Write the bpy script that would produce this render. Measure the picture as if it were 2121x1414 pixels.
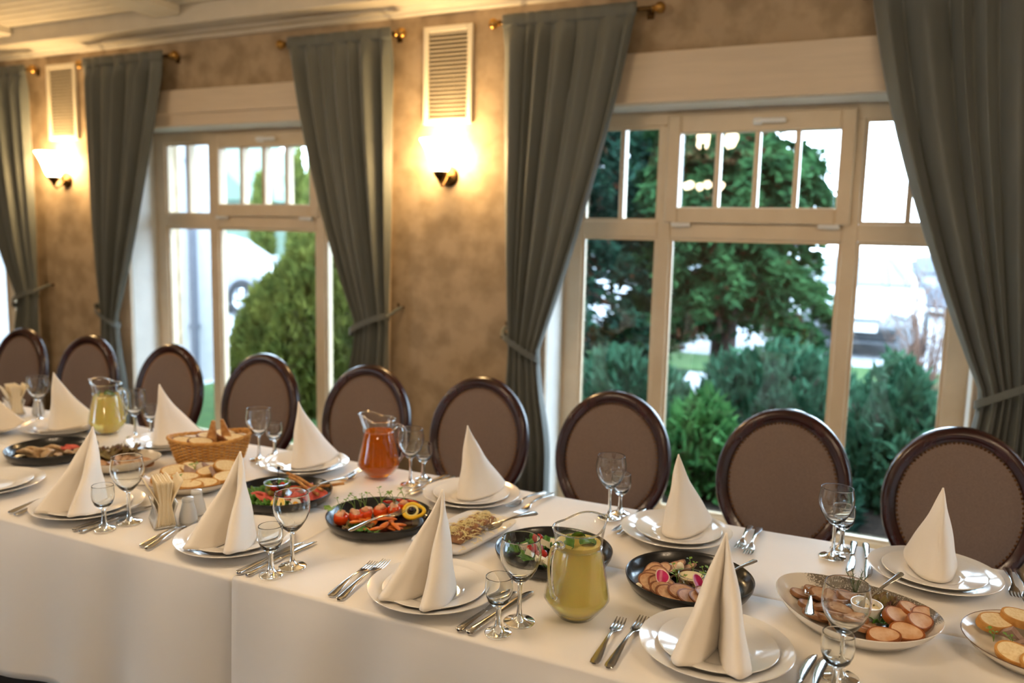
import bpy, math, random
import numpy as np
from mathutils import Vector, Matrix

random.seed(7)
rng = np.random.default_rng(11)
PI = math.pi
SC = bpy.context.scene
COL = SC.collection
for o in list(bpy.data.objects):
    bpy.data.objects.remove(o)

# ------------------------------------------------------------------ camera
PITCH, YAW, ROLL = math.radians(7.486), math.radians(25.01), math.radians(1.325)
cam_d = bpy.data.cameras.new('camera')
cam = bpy.data.objects.new('camera', cam_d)
COL.objects.link(cam)
fw = Vector((-math.sin(YAW) * math.cos(PITCH), math.cos(YAW) * math.cos(PITCH), -math.sin(PITCH)))
rt = Vector((math.cos(YAW), math.sin(YAW), 0))
up = rt.cross(fw)
r2 = rt * math.cos(ROLL) + up * math.sin(ROLL)
u2 = up * math.cos(ROLL) - rt * math.sin(ROLL)
M = Matrix.Identity(4)
for i in range(3):
    M[i][0], M[i][1], M[i][2] = r2[i], u2[i], -fw[i]
M[0][3], M[1][3], M[2][3] = 0.0, 0.0, 1.5348
cam.matrix_world = M
cam_d.sensor_width = 36.0
cam_d.lens = 28.52
cam_d.clip_start = 0.05
cam_d.clip_end = 300
cam_d.dof.use_dof = True
cam_d.dof.focus_distance = 1.72
cam_d.dof.aperture_fstop = 2.2
SC.camera = cam

# ------------------------------------------------------------------ world and exposure
W = bpy.data.worlds.new('overcast_sky')
SC.world = W
W.use_nodes = True
bgn = W.node_tree.nodes['Background']
bgn.inputs['Color'].default_value = (0.62, 0.80, 1.0, 1)
bgn.inputs['Strength'].default_value = 7.6
SC.view_settings.view_transform = 'Standard'
SC.view_settings.look = 'None'
SC.view_settings.exposure = 1.05
SC.view_settings.gamma = 1.0
SC.view_settings.use_curve_mapping = False
SC.cycles.transparent_max_bounces = 24
SC.cycles.max_bounces = 10
SC.cycles.diffuse_bounces = 3
SC.cycles.glossy_bounces = 3
SC.cycles.transmission_bounces = 10
SC.cycles.sample_clamp_indirect = 6.0
SCONCE_E = 42.0
CHAND_E = 35.0

# ------------------------------------------------------------------ materials
def srgb(r, g, b):
    f = lambda c: (c / 255 / 12.92) if c / 255 <= 0.04045 else ((c / 255 + 0.055) / 1.055) ** 2.4
    return (f(r), f(g), f(b))

MATS = {}
def mat(name, col, rough=0.5, metal=0.0, noise=None, bump=None, trans=0.0, ior=1.45, sheen=0.0,
        coat=0.0, sss=0.0, emis=None, estr=0.0, spec=0.5, col2=None, nscale=8.0, stretch=None, detail=4.0, ramp=(0.35, 0.65)):
    """principled material; col2 mixed in through object-space noise, bump=(scale,strength)"""
    m = bpy.data.materials.new(name)
    m.use_nodes = True
    nt = m.node_tree
    b = nt.nodes['Principled BSDF']
    b.inputs['Base Color'].default_value = (*col, 1)
    b.inputs['Roughness'].default_value = rough
    b.inputs['Metallic'].default_value = metal
    b.inputs['IOR'].default_value = ior
    b.inputs['Transmission Weight'].default_value = trans
    b.inputs['Sheen Weight'].default_value = sheen
    b.inputs['Coat Weight'].default_value = coat
    b.inputs['Coat Roughness'].default_value = 0.08
    b.inputs['Specular IOR Level'].default_value = spec
    if sss > 0:
        b.inputs['Subsurface Weight'].default_value = sss
        b.inputs['Subsurface Radius'].default_value = (0.01, 0.006, 0.003)
        b.inputs['Subsurface Scale'].default_value = 0.5
    if emis:
        b.inputs['Emission Color'].default_value = (*emis, 1)
        b.inputs['Emission Strength'].default_value = estr
    tc = nt.nodes.new('ShaderNodeTexCoord')
    src = tc.outputs['Object']
    if stretch:
        mp = nt.nodes.new('ShaderNodeMapping')
        mp.inputs['Scale'].default_value = stretch
        nt.links.new(src, mp.inputs['Vector'])
        src = mp.outputs['Vector']
    if col2 is None and not metal and trans == 0 and not emis:
        col2 = tuple(c * 0.93 for c in col)
    if col2 is not None:
        n = nt.nodes.new('ShaderNodeTexNoise')
        n.inputs['Scale'].default_value = nscale
        n.inputs['Detail'].default_value = detail
        nt.links.new(src, n.inputs['Vector'])
        r = nt.nodes.new('ShaderNodeValToRGB')
        r.color_ramp.elements[0].position = ramp[0]
        r.color_ramp.elements[1].position = ramp[1]
        r.color_ramp.elements[0].color = (*col, 1)
        r.color_ramp.elements[1].color = (*col2, 1)
        nt.links.new(n.outputs['Fac'], r.inputs['Fac'])
        nt.links.new(r.outputs['Color'], b.inputs['Base Color'])
    if bump:
        n = nt.nodes.new('ShaderNodeTexNoise')
        n.inputs['Scale'].default_value = bump[0]
        n.inputs['Detail'].default_value = 3
        nt.links.new(src, n.inputs['Vector'])
        bp = nt.nodes.new('ShaderNodeBump')
        bp.inputs['Strength'].default_value = bump[1]
        bp.inputs['Distance'].default_value = bump[2] if len(bump) > 2 else 0.01
        nt.links.new(n.outputs['Fac'], bp.inputs['Height'])
        nt.links.new(bp.outputs['Normal'], b.inputs['Normal'])
    MATS[name] = m
    return m

def thin_glass(name, tint=(1, 1, 1), ior=1.45, boost=1.0):
    m = bpy.data.materials.new(name)
    m.use_nodes = True
    nt = m.node_tree
    nt.nodes.remove(nt.nodes['Principled BSDF'])
    out = nt.nodes['Material Output']
    tr = nt.nodes.new('ShaderNodeBsdfTransparent')
    tr.inputs['Color'].default_value = (*tint, 1)
    gl = nt.nodes.new('ShaderNodeBsdfGlossy')
    gl.inputs['Roughness'].default_value = 0.01
    # Schlick reflectance, the same from both sides of the wall
    lw = nt.nodes.new('ShaderNodeLayerWeight')
    lw.inputs['Blend'].default_value = 0.5
    pw = nt.nodes.new('ShaderNodeMath'); pw.operation = 'POWER'; pw.inputs[1].default_value = 5.0
    nt.links.new(lw.outputs['Facing'], pw.inputs[0])
    f0 = boost * ((ior - 1) / (ior + 1)) ** 2
    ma = nt.nodes.new('ShaderNodeMath'); ma.operation = 'MULTIPLY_ADD'; ma.use_clamp = True
    ma.inputs[1].default_value = 1 - f0; ma.inputs[2].default_value = f0
    nt.links.new(pw.outputs[0], ma.inputs[0])
    src = ma.outputs[0]
    mx = nt.nodes.new('ShaderNodeMixShader')
    nt.links.new(src, mx.inputs['Fac'])
    nt.links.new(tr.outputs[0], mx.inputs[1])
    nt.links.new(gl.outputs[0], mx.inputs[2])
    nt.links.new(mx.outputs[0], out.inputs['Surface'])
    MATS[name] = m
    return m

def glass(name, col=(1, 1, 1), ior=1.46, rough=0.0):
    m = bpy.data.materials.new(name)
    m.use_nodes = True
    nt = m.node_tree
    nt.nodes.remove(nt.nodes['Principled BSDF'])
    g = nt.nodes.new('ShaderNodeBsdfGlass')
    g.inputs['Color'].default_value = (*col, 1)
    g.inputs['IOR'].default_value = ior
    g.inputs['Roughness'].default_value = rough
    nt.links.new(g.outputs[0], nt.nodes['Material Output'].inputs['Surface'])
    MATS[name] = m
    return m

def emit(name, col, s):
    m = bpy.data.materials.new(name)
    m.use_nodes = True
    nt = m.node_tree
    nt.nodes.remove(nt.nodes['Principled BSDF'])
    e = nt.nodes.new('ShaderNodeEmission')
    e.inputs['Color'].default_value = (*col, 1)
    e.inputs['Strength'].default_value = s
    nt.links.new(e.outputs[0], nt.nodes['Material Output'].inputs['Surface'])
    MATS[name] = m
    return m

def leafy(name, col, col2, nscale=3.0, trans=0.25):
    """diffuse plus translucent foliage"""
    m = mat(name, col, 0.8, col2=col2, nscale=nscale, spec=0.05)
    nt = m.node_tree
    b = nt.nodes['Principled BSDF']
    out = nt.nodes['Material Output']
    t = nt.nodes.new('ShaderNodeBsdfTranslucent')
    lk = b.inputs['Base Color'].links[0].from_socket
    nt.links.new(lk, t.inputs['Color'])
    mx = nt.nodes.new('ShaderNodeMixShader')
    mx.inputs['Fac'].default_value = trans
    nt.links.new(b.outputs[0], mx.inputs[1])
    nt.links.new(t.outputs[0], mx.inputs[2])
    nt.links.new(mx.outputs[0], out.inputs['Surface'])
    return m

mat('wallpaper', srgb(182, 160, 131), 0.75, col2=srgb(156, 135, 107), nscale=9.0, detail=9.0, bump=(60, 0.12, 0.003), ramp=(0.40, 0.64))
mat('room_paint', srgb(190, 170, 138), 0.8)
mat('white_paint', srgb(226, 206, 176), 0.35, col2=srgb(220, 199, 168))
mat('handle_white', srgb(240, 238, 234), 0.3)
mat('white_wood', srgb(222, 204, 180), 0.45, bump=(30, 0.08, 0.002), stretch=(0.4, 6, 6))
mat('plaster_reveal', srgb(224, 222, 216), 0.6, bump=(90, 0.15, 0.002))
mat('ceiling_paint', srgb(214, 206, 190), 0.55)
mat('dark_floor', srgb(52, 36, 26), 0.4, col2=srgb(38, 26, 19), stretch=(1, 8, 1))
mat('linen', srgb(238, 233, 226), 0.55, sheen=0.25, col2=srgb(234, 229, 222), bump=(14, 0.10, 0.006), nscale=3)
mat('napkin_cloth', srgb(242, 234, 222), 0.6, sheen=0.3, col2=srgb(239, 230, 217), bump=(220, 0.12, 0.0008))
mat('porcelain', srgb(236, 233, 228), 0.12, coat=0.35, col2=srgb(234, 231, 226))
mat('black_glaze', srgb(26, 27, 30), 0.24, coat=0.3, col2=srgb(20, 21, 23))
mat('steel', srgb(205, 203, 200), 0.14, metal=1.0)
mat('brass', srgb(176, 135, 74), 0.3, metal=1.0)
mat('old_brass', srgb(92, 70, 42), 0.38, metal=1.0)
mat('mahogany', srgb(58, 22, 19), 0.25, coat=0.25, col2=srgb(36, 13, 12), nscale=6, stretch=(3, 3, 0.6))
mat('upholstery', srgb(120, 100, 89), 0.85, sheen=0.2, col2=srgb(108, 90, 80), nscale=250, bump=(500, 0.25, 0.0006))
mat('nail_brass', srgb(140, 100, 62), 0.3, metal=1.0)
mat('curtain_cloth', srgb(102, 105, 99), 0.6, sheen=0.3, col2=srgb(94, 98, 93), bump=(300, 0.1, 0.0006), stretch=(1, 1, 0.1), nscale=20)
mat('vent_paint', srgb(232, 222, 200), 0.4)
mat('vent_dark', srgb(70, 55, 35), 0.9)
thin_glass('window_glass', (0.97, 0.985, 0.98), 1.5, 1.2)
thin_glass('bowl_glass', (0.985, 0.99, 0.99), 1.42, 1.0)
glass('clear_glass', (0.98, 0.99, 0.99), 1.46)
emit('shade_glow', (1.0, 0.66, 0.30), SCONCE_E)
emit('bulb_glow', (1.0, 0.76, 0.51), CHAND_E)

# ------------------------------------------------------------------ mesh helpers
class MB:
    def __init__(s):
        s.v = []; s.f = []; s.mi = []
    def add(s, V, F, mi=0):
        k = len(s.v)
        s.v.extend([tuple(map(float, p)) for p in V])
        for f in F:
            s.f.append(tuple(int(i) + k for i in f)); s.mi.append(mi)
        return s
    def box(s, x0, x1, y0, y1, z0, z1, c=0.0, mi=0):
        if c <= 0:
            V = [(x, y, z) for x in (x0, x1) for y in (y0, y1) for z in (z0, z1)]
            F = [(0, 1, 3, 2), (4, 6, 7, 5), (0, 4, 5, 1), (2, 3, 7, 6), (0, 2, 6, 4), (1, 5, 7, 3)]
            return s.add(V, F, mi)
        V = []; idx = {}
        for ix, x in enumerate((x0, x1)):
            for iy, y in enumerate((y0, y1)):
                for iz, z in enumerate((z0, z1)):
                    dx, dy, dz = (c if ix == 0 else -c), (c if iy == 0 else -c), (c if iz == 0 else -c)
                    for k, p in (('x', (x, y + dy, z + dz)), ('y', (x + dx, y, z + dz)), ('z', (x + dx, y + dy, z))):
                        idx[(ix, iy, iz, k)] = len(V); V.append(p)
        F = []
        for i in (0, 1):
            q = [(i, 0, 0), (i, 1, 0), (i, 1, 1), (i, 0, 1)]
            F.append([idx[(*a, 'x')] for a in (q if i else q[::-1])])
            q = [(0, i, 0), (0, i, 1), (1, i, 1), (1, i, 0)]
            F.append([idx[(*a, 'y')] for a in (q if i else q[::-1])])
            q = [(0, 0, i), (1, 0, i), (1, 1, i), (0, 1, i)]
            F.append([idx[(*a, 'z')] for a in (q if i else q[::-1])])
        for a in (0, 1):
            for b in (0, 1):
                F.append([idx[(a, b, 0, 'x')], idx[(a, b, 0, 'y')], idx[(a, b, 1, 'y')], idx[(a, b, 1, 'x')]])
                F.append([idx[(a, 0, b, 'x')], idx[(a, 0, b, 'z')], idx[(a, 1, b, 'z')], idx[(a, 1, b, 'x')]])
                F.append([idx[(0, a, b, 'y')], idx[(0, a, b, 'z')], idx[(1, a, b, 'z')], idx[(1, a, b, 'y')]])
                for d in (0, 1):
                    F.append([idx[(a, b, d, 'x')], idx[(a, b, d, 'y')], idx[(a, b, d, 'z')]])
        return s.add(V, F, mi)
    def lathe(s, prof, n=32, sx=1.0, sy=1.0, c=(0, 0, 0), mi=0, rfun=None):
        V = []; rows = []
        for (r, z) in prof:
            if r < 1e-6:
                rows.append([len(V)]); V.append((c[0], c[1], c[2] + z))
            else:
                row = []
                for i in range(n):
                    t = 2 * PI * i / n
                    k = rfun(t, z) if rfun else 1.0
                    row.append(len(V)); V.append((c[0] + r * k * sx * math.cos(t), c[1] + r * k * sy * math.sin(t), c[2] + z))
                rows.append(row)
        F = []
        for a, b in zip(rows[:-1], rows[1:]):
            if len(a) == 1 and len(b) == 1: continue
            for i in range(n):
                j = (i + 1) % n
                if len(a) == 1: F.append((a[0], b[j], b[i]))
                elif len(b) == 1: F.append((a[i], a[j], b[0]))
                else: F.append((a[i], a[j], b[j], b[i]))
        return s.add(V, F, mi)
    def tube(s, path, rad, n=8, cap=True, mi=0, flat=1.0):
        P = [Vector(p) for p in path]
        if not hasattr(rad, '__len__'): rad = [rad] * len(P)
        V = []; F = []
        T = []
        for i in range(len(P)):
            a = P[max(i - 1, 0)]; b = P[min(i + 1, len(P) - 1)]
            T.append((b - a).normalized() if (b - a).length > 1e-9 else Vector((0, 0, 1)))
        ref = Vector((0, 0, 1)) if abs(T[0].z) < 0.9 else Vector((1, 0, 0))
        N = (ref - T[0] * ref.dot(T[0])).normalized()
        for i, p in enumerate(P):
            N = (N - T[i] * N.dot(T[i])).normalized()
            B = T[i].cross(N)
            for k in range(n):
                t = 2 * PI * k / n
                V.append(tuple(p + (N * math.cos(t) * flat + B * math.sin(t)) * rad[i]))
        for i in range(len(P) - 1):
            for k in range(n):
                j = (k + 1) % n
                F.append((i * n + k, i * n + j, (i + 1) * n + j, (i + 1) * n + k))
        if cap:
            F.append(tuple(range(n))[::-1]); F.append(tuple((len(P) - 1) * n + k for k in range(n)))
        return s.add(V, F, mi)
    def grid(s, fn, nu, nv, cu=False, cv=False, mi=0):
        V = [fn(i / (nu if cu else nu - 1), j / (nv if cv else nv - 1)) for j in range(nv) for i in range(nu)]
        F = []
        for j in range(nv if cv else nv - 1):
            for i in range(nu if cu else nu - 1):
                a = j * nu + i; b = j * nu + (i + 1) % nu
                c = ((j + 1) % nv) * nu + (i + 1) % nu; d = ((j + 1) % nv) * nu + i
                F.append((a, b, c, d))
        return s.add(V, F, mi)
    def build(s, name, mats, parent=None, smooth=True, angle=40):
        me = bpy.data.meshes.new(name)
        me.from_pydata(s.v, [], s.f)
        if not isinstance(mats, (list, tuple)): mats = [mats]
        for m in mats: me.materials.append(MATS[m] if isinstance(m, str) else m)
        if len(mats) > 1: me.polygons.foreach_set('material_index', s.mi)
        me.polygons.foreach_set('use_smooth', [smooth] * len(me.polygons))
        me.update()
        if smooth and angle and angle < 180: me.set_sharp_from_angle(angle=math.radians(angle))
        o = bpy.data.objects.new(name, me)
        COL.objects.link(o)
        if parent is not None: o.parent = parent
        return o

def tag(o, label=None, cat=None, group=None, kind=None):
    if label: o['label'] = label
    if cat: o['category'] = cat
    if group: o['group'] = group
    if kind: o['kind'] = kind
    return o
def thing(name, label, cat, loc=(0, 0, 0), rz=0.0, group=None, kind=None):
    o = bpy.data.objects.new(name, None)
    COL.objects.link(o)
    o.empty_display_size = 0.05
    o.location = loc; o.rotation_euler = (0, 0, rz)
    return tag(o, label, cat, group, kind)
def put(o, loc, rz=0.0, rx=0.0, ry=0.0, sc=None):
    o.location = loc; o.rotation_euler = (rx, ry, rz)
    if sc is not None: o.scale = (sc, sc, sc) if not hasattr(sc, '__len__') else sc
    return o
KIDS = {}
def dup(root, loc, rz=0.0, label=None, group=None):
    r = root.copy(); COL.objects.link(r)
    r.location = loc; r.rotation_euler = (0, 0, rz)
    if label: r['label'] = label
    if group: r['group'] = group
    for ch in list(root.children):
        c = ch.copy(); COL.objects.link(c); c.parent = r
        for g in list(ch.children):
            d = g.copy(); COL.objects.link(d); d.parent = c
    return r
def scopy(o, loc, rz=0.0, rx=0.0, ry=0.0, label=None, sc=None):
    c = o.copy(); COL.objects.link(c)
    put(c, loc, rz, rx, ry, sc)
    if label: c['label'] = label
    return c
def smooth_path(P, k=6):
    P = [Vector(p) for p in P]; out = []
    for i in range(len(P) - 1):
        p0, p1, p2, p3 = P[max(i - 1, 0)], P[i], P[i + 1], P[min(i + 2, len(P) - 1)]
        for j in range(k):
            t = j / k
            out.append(0.5 * ((2 * p1) + (-p0 + p2) * t + (2 * p0 - 5 * p1 + 4 * p2 - p3) * t * t + (-p0 + 3 * p1 - 3 * p2 + p3) * t ** 3))
    out.append(P[-1])
    return out
def sm(a, b, x):
    t = min(1, max(0, (x - a) / (b - a))); return t * t * (3 - 2 * t)
# ------------------------------------------------------------------ room shell
YW = 3.7                      # inner face of the window wall
WIN_C = [-0.606, -3.506, -6.406, 2.294]
WIN_HALF = 0.93
Z_HEAD, Z_SILL = 2.14, 0.11
RX0, RX1, RY0, ZC = -7.6, 5.2, -7.4, 2.77

fl = MB().box(RX0 - .3, RX1 + .3, RY0 - .3, YW + .42, -0.12, 0.0).build('floor', 'dark_floor')
tag(fl, 'dark brown wooden floor below the hem of the tablecloth', 'floor', kind='structure')

wb = MB()
edges = sorted([c - WIN_HALF for c in WIN_C] + [c + WIN_HALF for c in WIN_C])
xs = [RX0 - .3] + edges + [RX1 + .3]
for i in range(0, len(xs), 2):
    wb.box(xs[i], xs[i + 1], YW, YW + .4, 0, 3.1)
for c in WIN_C:
    wb.box(c - WIN_HALF, c + WIN_HALF, YW, YW + .4, Z_HEAD, 3.1)
    wb.box(c - WIN_HALF, c + WIN_HALF, YW, YW + .4, 0, Z_SILL)
w = wb.build('wall_back', 'wallpaper', smooth=False)
tag(w, 'mottled beige wallpapered wall with the windows and sconces', 'wall', kind='structure')

def side_wall(name, label, x0, x1, holes):
    m = MB(); y = RY0
    for (a, b) in holes:
        m.box(x0, x1, y, a, 0, 3.1); m.box(x0, x1, a, b, Z_HEAD, 3.1); m.box(x0, x1, a, b, 0, Z_SILL); y = b
    m.box(x0, x1, y, YW, 0, 3.1)
    return tag(m.build(name, 'room_paint', smooth=False), label, 'wall', kind='structure')
LH = [(c - WIN_HALF, c + WIN_HALF) for c in (-5.9, -3.7)]
side_wall('wall_left', 'plain beige end wall with windows left of the table', RX0 - .3, RX0, LH)
side_wall('wall_right', 'plain beige end wall right of the table', RX1, RX1 + .3, [])
tag(MB().box(RX0 - .3, RX1 + .3, RY0 - .3, RY0, 0, 3.1).build('wall_front', 'room_paint', smooth=False),
    'plain beige wall behind the viewer', 'wall', kind='structure')

# ceiling: boards near the window wall are real planks, the rest a slab; joists and perimeter beam
ce = MB().box(RX0, RX1, RY0, YW - .2, ZC + .012, ZC + .1).build('ceiling', 'ceiling_paint', smooth=False)
tag(ce, 'cream painted plank ceiling with joists above the left window', 'ceiling', kind='structure')
pk = None
for i in range(30):
    y1 = 3.47 - i * 0.082
    if pk is None:
        pk = MB().box(RX0, RX1, -0.079, 0, -0.014, 0.012, c=0.004).build('plank', 'ceiling_paint', ce, smooth=False)
        pk.location = (0, y1, ZC)
    else:
        c = pk.copy(); COL.objects.link(c); c.location = (0, y1, ZC)
jo = None
for i in range(-3, 6):
    x = -3.80 + 1.45 * i
    if jo is None:
        jo = MB().box(-.10, .10, RY0, 3.475, -0.065, 0.012, c=0.012).build('joist', 'ceiling_paint', ce, smooth=False)
        jo.location = (x, 0, ZC)
    else:
        c = jo.copy(); COL.objects.link(c); c.location = (x, 0, ZC)
MB().box(RX0, RX1, 3.475, YW, 2.66, 3.0, c=0.004).build('perimeter_beam', 'ceiling_paint', ce, smooth=False)
# moulded cornice swept along the wall
prof = [(YW, 2.628), (YW - .02, 2.628), (YW - .03, 2.636), (YW - .034, 2.646), (YW - .07, 2.650), (YW - .085, 2.656),
        (YW - .095, 2.668), (YW - .15, 2.672), (YW - .165, 2.680), (YW - .20, 2.684), (YW - .222, 2.70), (YW - .226, 2.73), (YW, 2.73)]
mb = MB()
V = [(x, y, z) for x in (RX0, RX1) for (y, z) in prof]
n = len(prof)
mb.add(V, [(i, (i + 1) % n, n + (i + 1) % n, n + i) for i in range(n)])
tag(mb.build('trim_1', 'ceiling_paint', smooth=False), 'moulded cream cornice between wallpaper and ceiling', 'cornice', kind='structure')
mb = MB()
for a, b in zip(xs[::2], xs[1::2]):
    mb.box(a, b, YW - .018, YW, 0, .11, c=.004)
tag(mb.build('baseboard_back', 'white_wood', smooth=False), 'white baseboard along the window wall behind the chairs', 'baseboard', kind='structure')

# ------------------------------------------------------------------ windows
def make_window(n, label, panel=0):
    """local frame: x along the wall, y outwards from the inner wall face, z up"""
    r = thing('window_%d' % n, label, 'window', kind='structure')
    Y0, Y1 = 0.20, 0.275
    m = MB()
    H = WIN_HALF
    m.box(-H, -H + .095, Y0, Y1, Z_SILL, 2.14, c=.004)
    m.box(H - .095, H, Y0, Y1, Z_SILL, 2.14, c=.004)
    m.box(-H + .095, H - .095, Y0, Y1, 2.068, 2.14, c=.004)
    m.box(-H + .095, H - .095, Y0, Y1, Z_SILL, .19, c=.004)
    m.build('window_frame', 'white_paint', r, smooth=False)
    for s in (-1, 1):
        MB().box(s * .418 - .032, s * .418 + .032, Y0, Y1, .19, 2.068, c=.004).build('mullion', 'white_paint', r, smooth=False)
    MB().box(-.386, .386, Y0, Y1, 1.537, 1.606, c=.004).box(-.40, .40, Y1 - .018, Y1, 1.600, 1.665).build('transom', 'white_paint', r, smooth=False)
    for s in (-1, 1):
        a, b = sorted((s * .450, s * .835))
        MB().box(a, b, Y0, Y1, 1.537, 1.615, c=.004).build('transom', 'white_paint', r, smooth=False)
    # glazing beads
    for (a, b, z0, z1) in ((-.835, -.450, 1.615, 2.068), (.450, .835, 1.615, 2.068), (-.835, -.450, .19, 1.537), (.450, .835, .19, 1.537), (-.386, .386, .19, 1.537)):
        bd = MB(); t = .014
        bd.box(a, a + t, Y0 + .012, Y0 + .03, z0, z1); bd.box(b - t, b, Y0 + .012, Y0 + .03, z0, z1)
        bd.box(a + t, b - t, Y0 + .012, Y0 + .03, z0, z0 + t); bd.box(a + t, b - t, Y0 + .012, Y0 + .03, z1 - t, z1)
        bd.build('glazing_bead', 'white_paint', r, smooth=False)
    # opening sash over the transom
    sa = MB(); y0, y1 = Y0 - .02, Y1 - .02
    sa.box(-.415, -.352, y0, y1, 1.610, 2.112, c=.006); sa.box(.352, .415, y0, y1, 1.610, 2.112, c=.006)
    sa.box(-.352, .352, y0, y1, 1.610, 1.685, c=.006); sa.box(-.352, .352, y0, y1, 2.027, 2.112, c=.006)
    sash = sa.build('sash', 'white_paint', r, smooth=False)
    for k in (-1, 0, 1):
        MB().box(k * .176 - .012, k * .176 + .012, y0 + .01, y1 - .005, 1.685, 2.027, c=.003).build('muntin', 'white_paint', sash, smooth=False)
    for k in range(4):
        MB().box(-.352 + k * .176 + .012, -.352 + (k + 1) * .176 - .012, y0 + .036, y0 + .040, 1.685, 2.027).build('pane', 'window_glass', sash, smooth=False)
    h = MB().box(-.02, .02, y0 - .022, y0, 2.052, 2.084, c=.004)
    h.box(-.02, .125, y0 - .036, y0 - .02, 2.058, 2.080, c=.005)
    h.build('handle', 'handle_white', sash)
    for s in (-1, 1):
        MB().box(s * .33 - .045, s * .33 + .045, y0 - .012, y0 + .01, 1.592, 1.612, c=.003).build('hinge', 'handle_white', r, smooth=False)
    # fixed panes
    for s in (-1, 1):
        a, b = sorted((s * .450, s * .835)); mid = (a + b) / 2
        MB().box(mid - .012, mid + .012, Y0 + .01, Y1 - .005, 1.615, 2.068, c=.003).build('muntin', 'white_paint', r, smooth=False)
        MB().box(a, mid - .012, Y0 + .036, Y0 + .040, 1.615, 2.068).build('pane', 'window_glass', r, smooth=False)
        MB().box(mid + .012, b, Y0 + .036, Y0 + .040, 1.615, 2.068).build('pane', 'window_glass', r, smooth=False)
        MB().box(a, b, Y0 + .036, Y0 + .040, .19, 1.537).build('pane', 'window_glass', r, smooth=False)
    MB().box(-.386, .386, Y0 + .036, Y0 + .040, .19, 1.537).build('pane', 'window_glass', r, smooth=False)
    # inner sill, reveal lining and surround boards
    MB().box(-H - .05, H + .05, -.05, Y0, Z_SILL - .035, Z_SILL + .004, c=.006).build('window_sill', 'white_paint', r, smooth=False)
    rv = MB()
    rv.box(-H, -H + .006, .0, Y0, Z_SILL + .004, Z_HEAD); rv.box(H - .006, H, .0, Y0, Z_SILL + .004, Z_HEAD); rv.box(-H + .006, H - .006, .0, Y0, Z_HEAD - .006, Z_HEAD)
    rv.build('reveal_lining', 'plaster_reveal', r, smooth=False)
    s = MB()
    s.box(-H - .12, -H + .004, -.022, 0, .0, 2.145, c=.003); s.box(H - .004, H + .12, -.022, 0, .0, 2.145, c=.003)
    s.build('casing', 'white_wood', r, smooth=False)
    if panel == 0:
        MB().box(-H - .12, H + .12, -.034, 0, 2.139, 2.36, c=.004).build('head_board', 'white_wood', r, smooth=False)
    else:
        MB().box(-H - .12, H + .12, -.040, 0, 2.207, 2.346, c=.004).build('head_board', 'white_wood', r, smooth=False)
        MB().box(-H - .12, H + .12, -.022, 0, 2.139, 2.207, c=.002).build('head_board', 'white_wood', r, smooth=False)
    return r

wlab = ['white window with conifers and a white car behind it', 'white window with the round bush and silver car behind it',
        'white window at the left edge of the picture', 'white window beyond the right edge of the picture']
for i, c in enumerate(WIN_C):
    make_window(i + 1, wlab[i], 1 if i == 1 else 0).location = (c, YW, 0)
for i, yc in enumerate((-5.9, -3.7)):
    o = make_window(5 + i, 'white window in the left end wall, %s' % ('deepest in the room', 'nearer the table')[i], 0)
    o.location = (RX0, yc, 0); o.rotation_euler = (0, 0, PI / 2)
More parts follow.
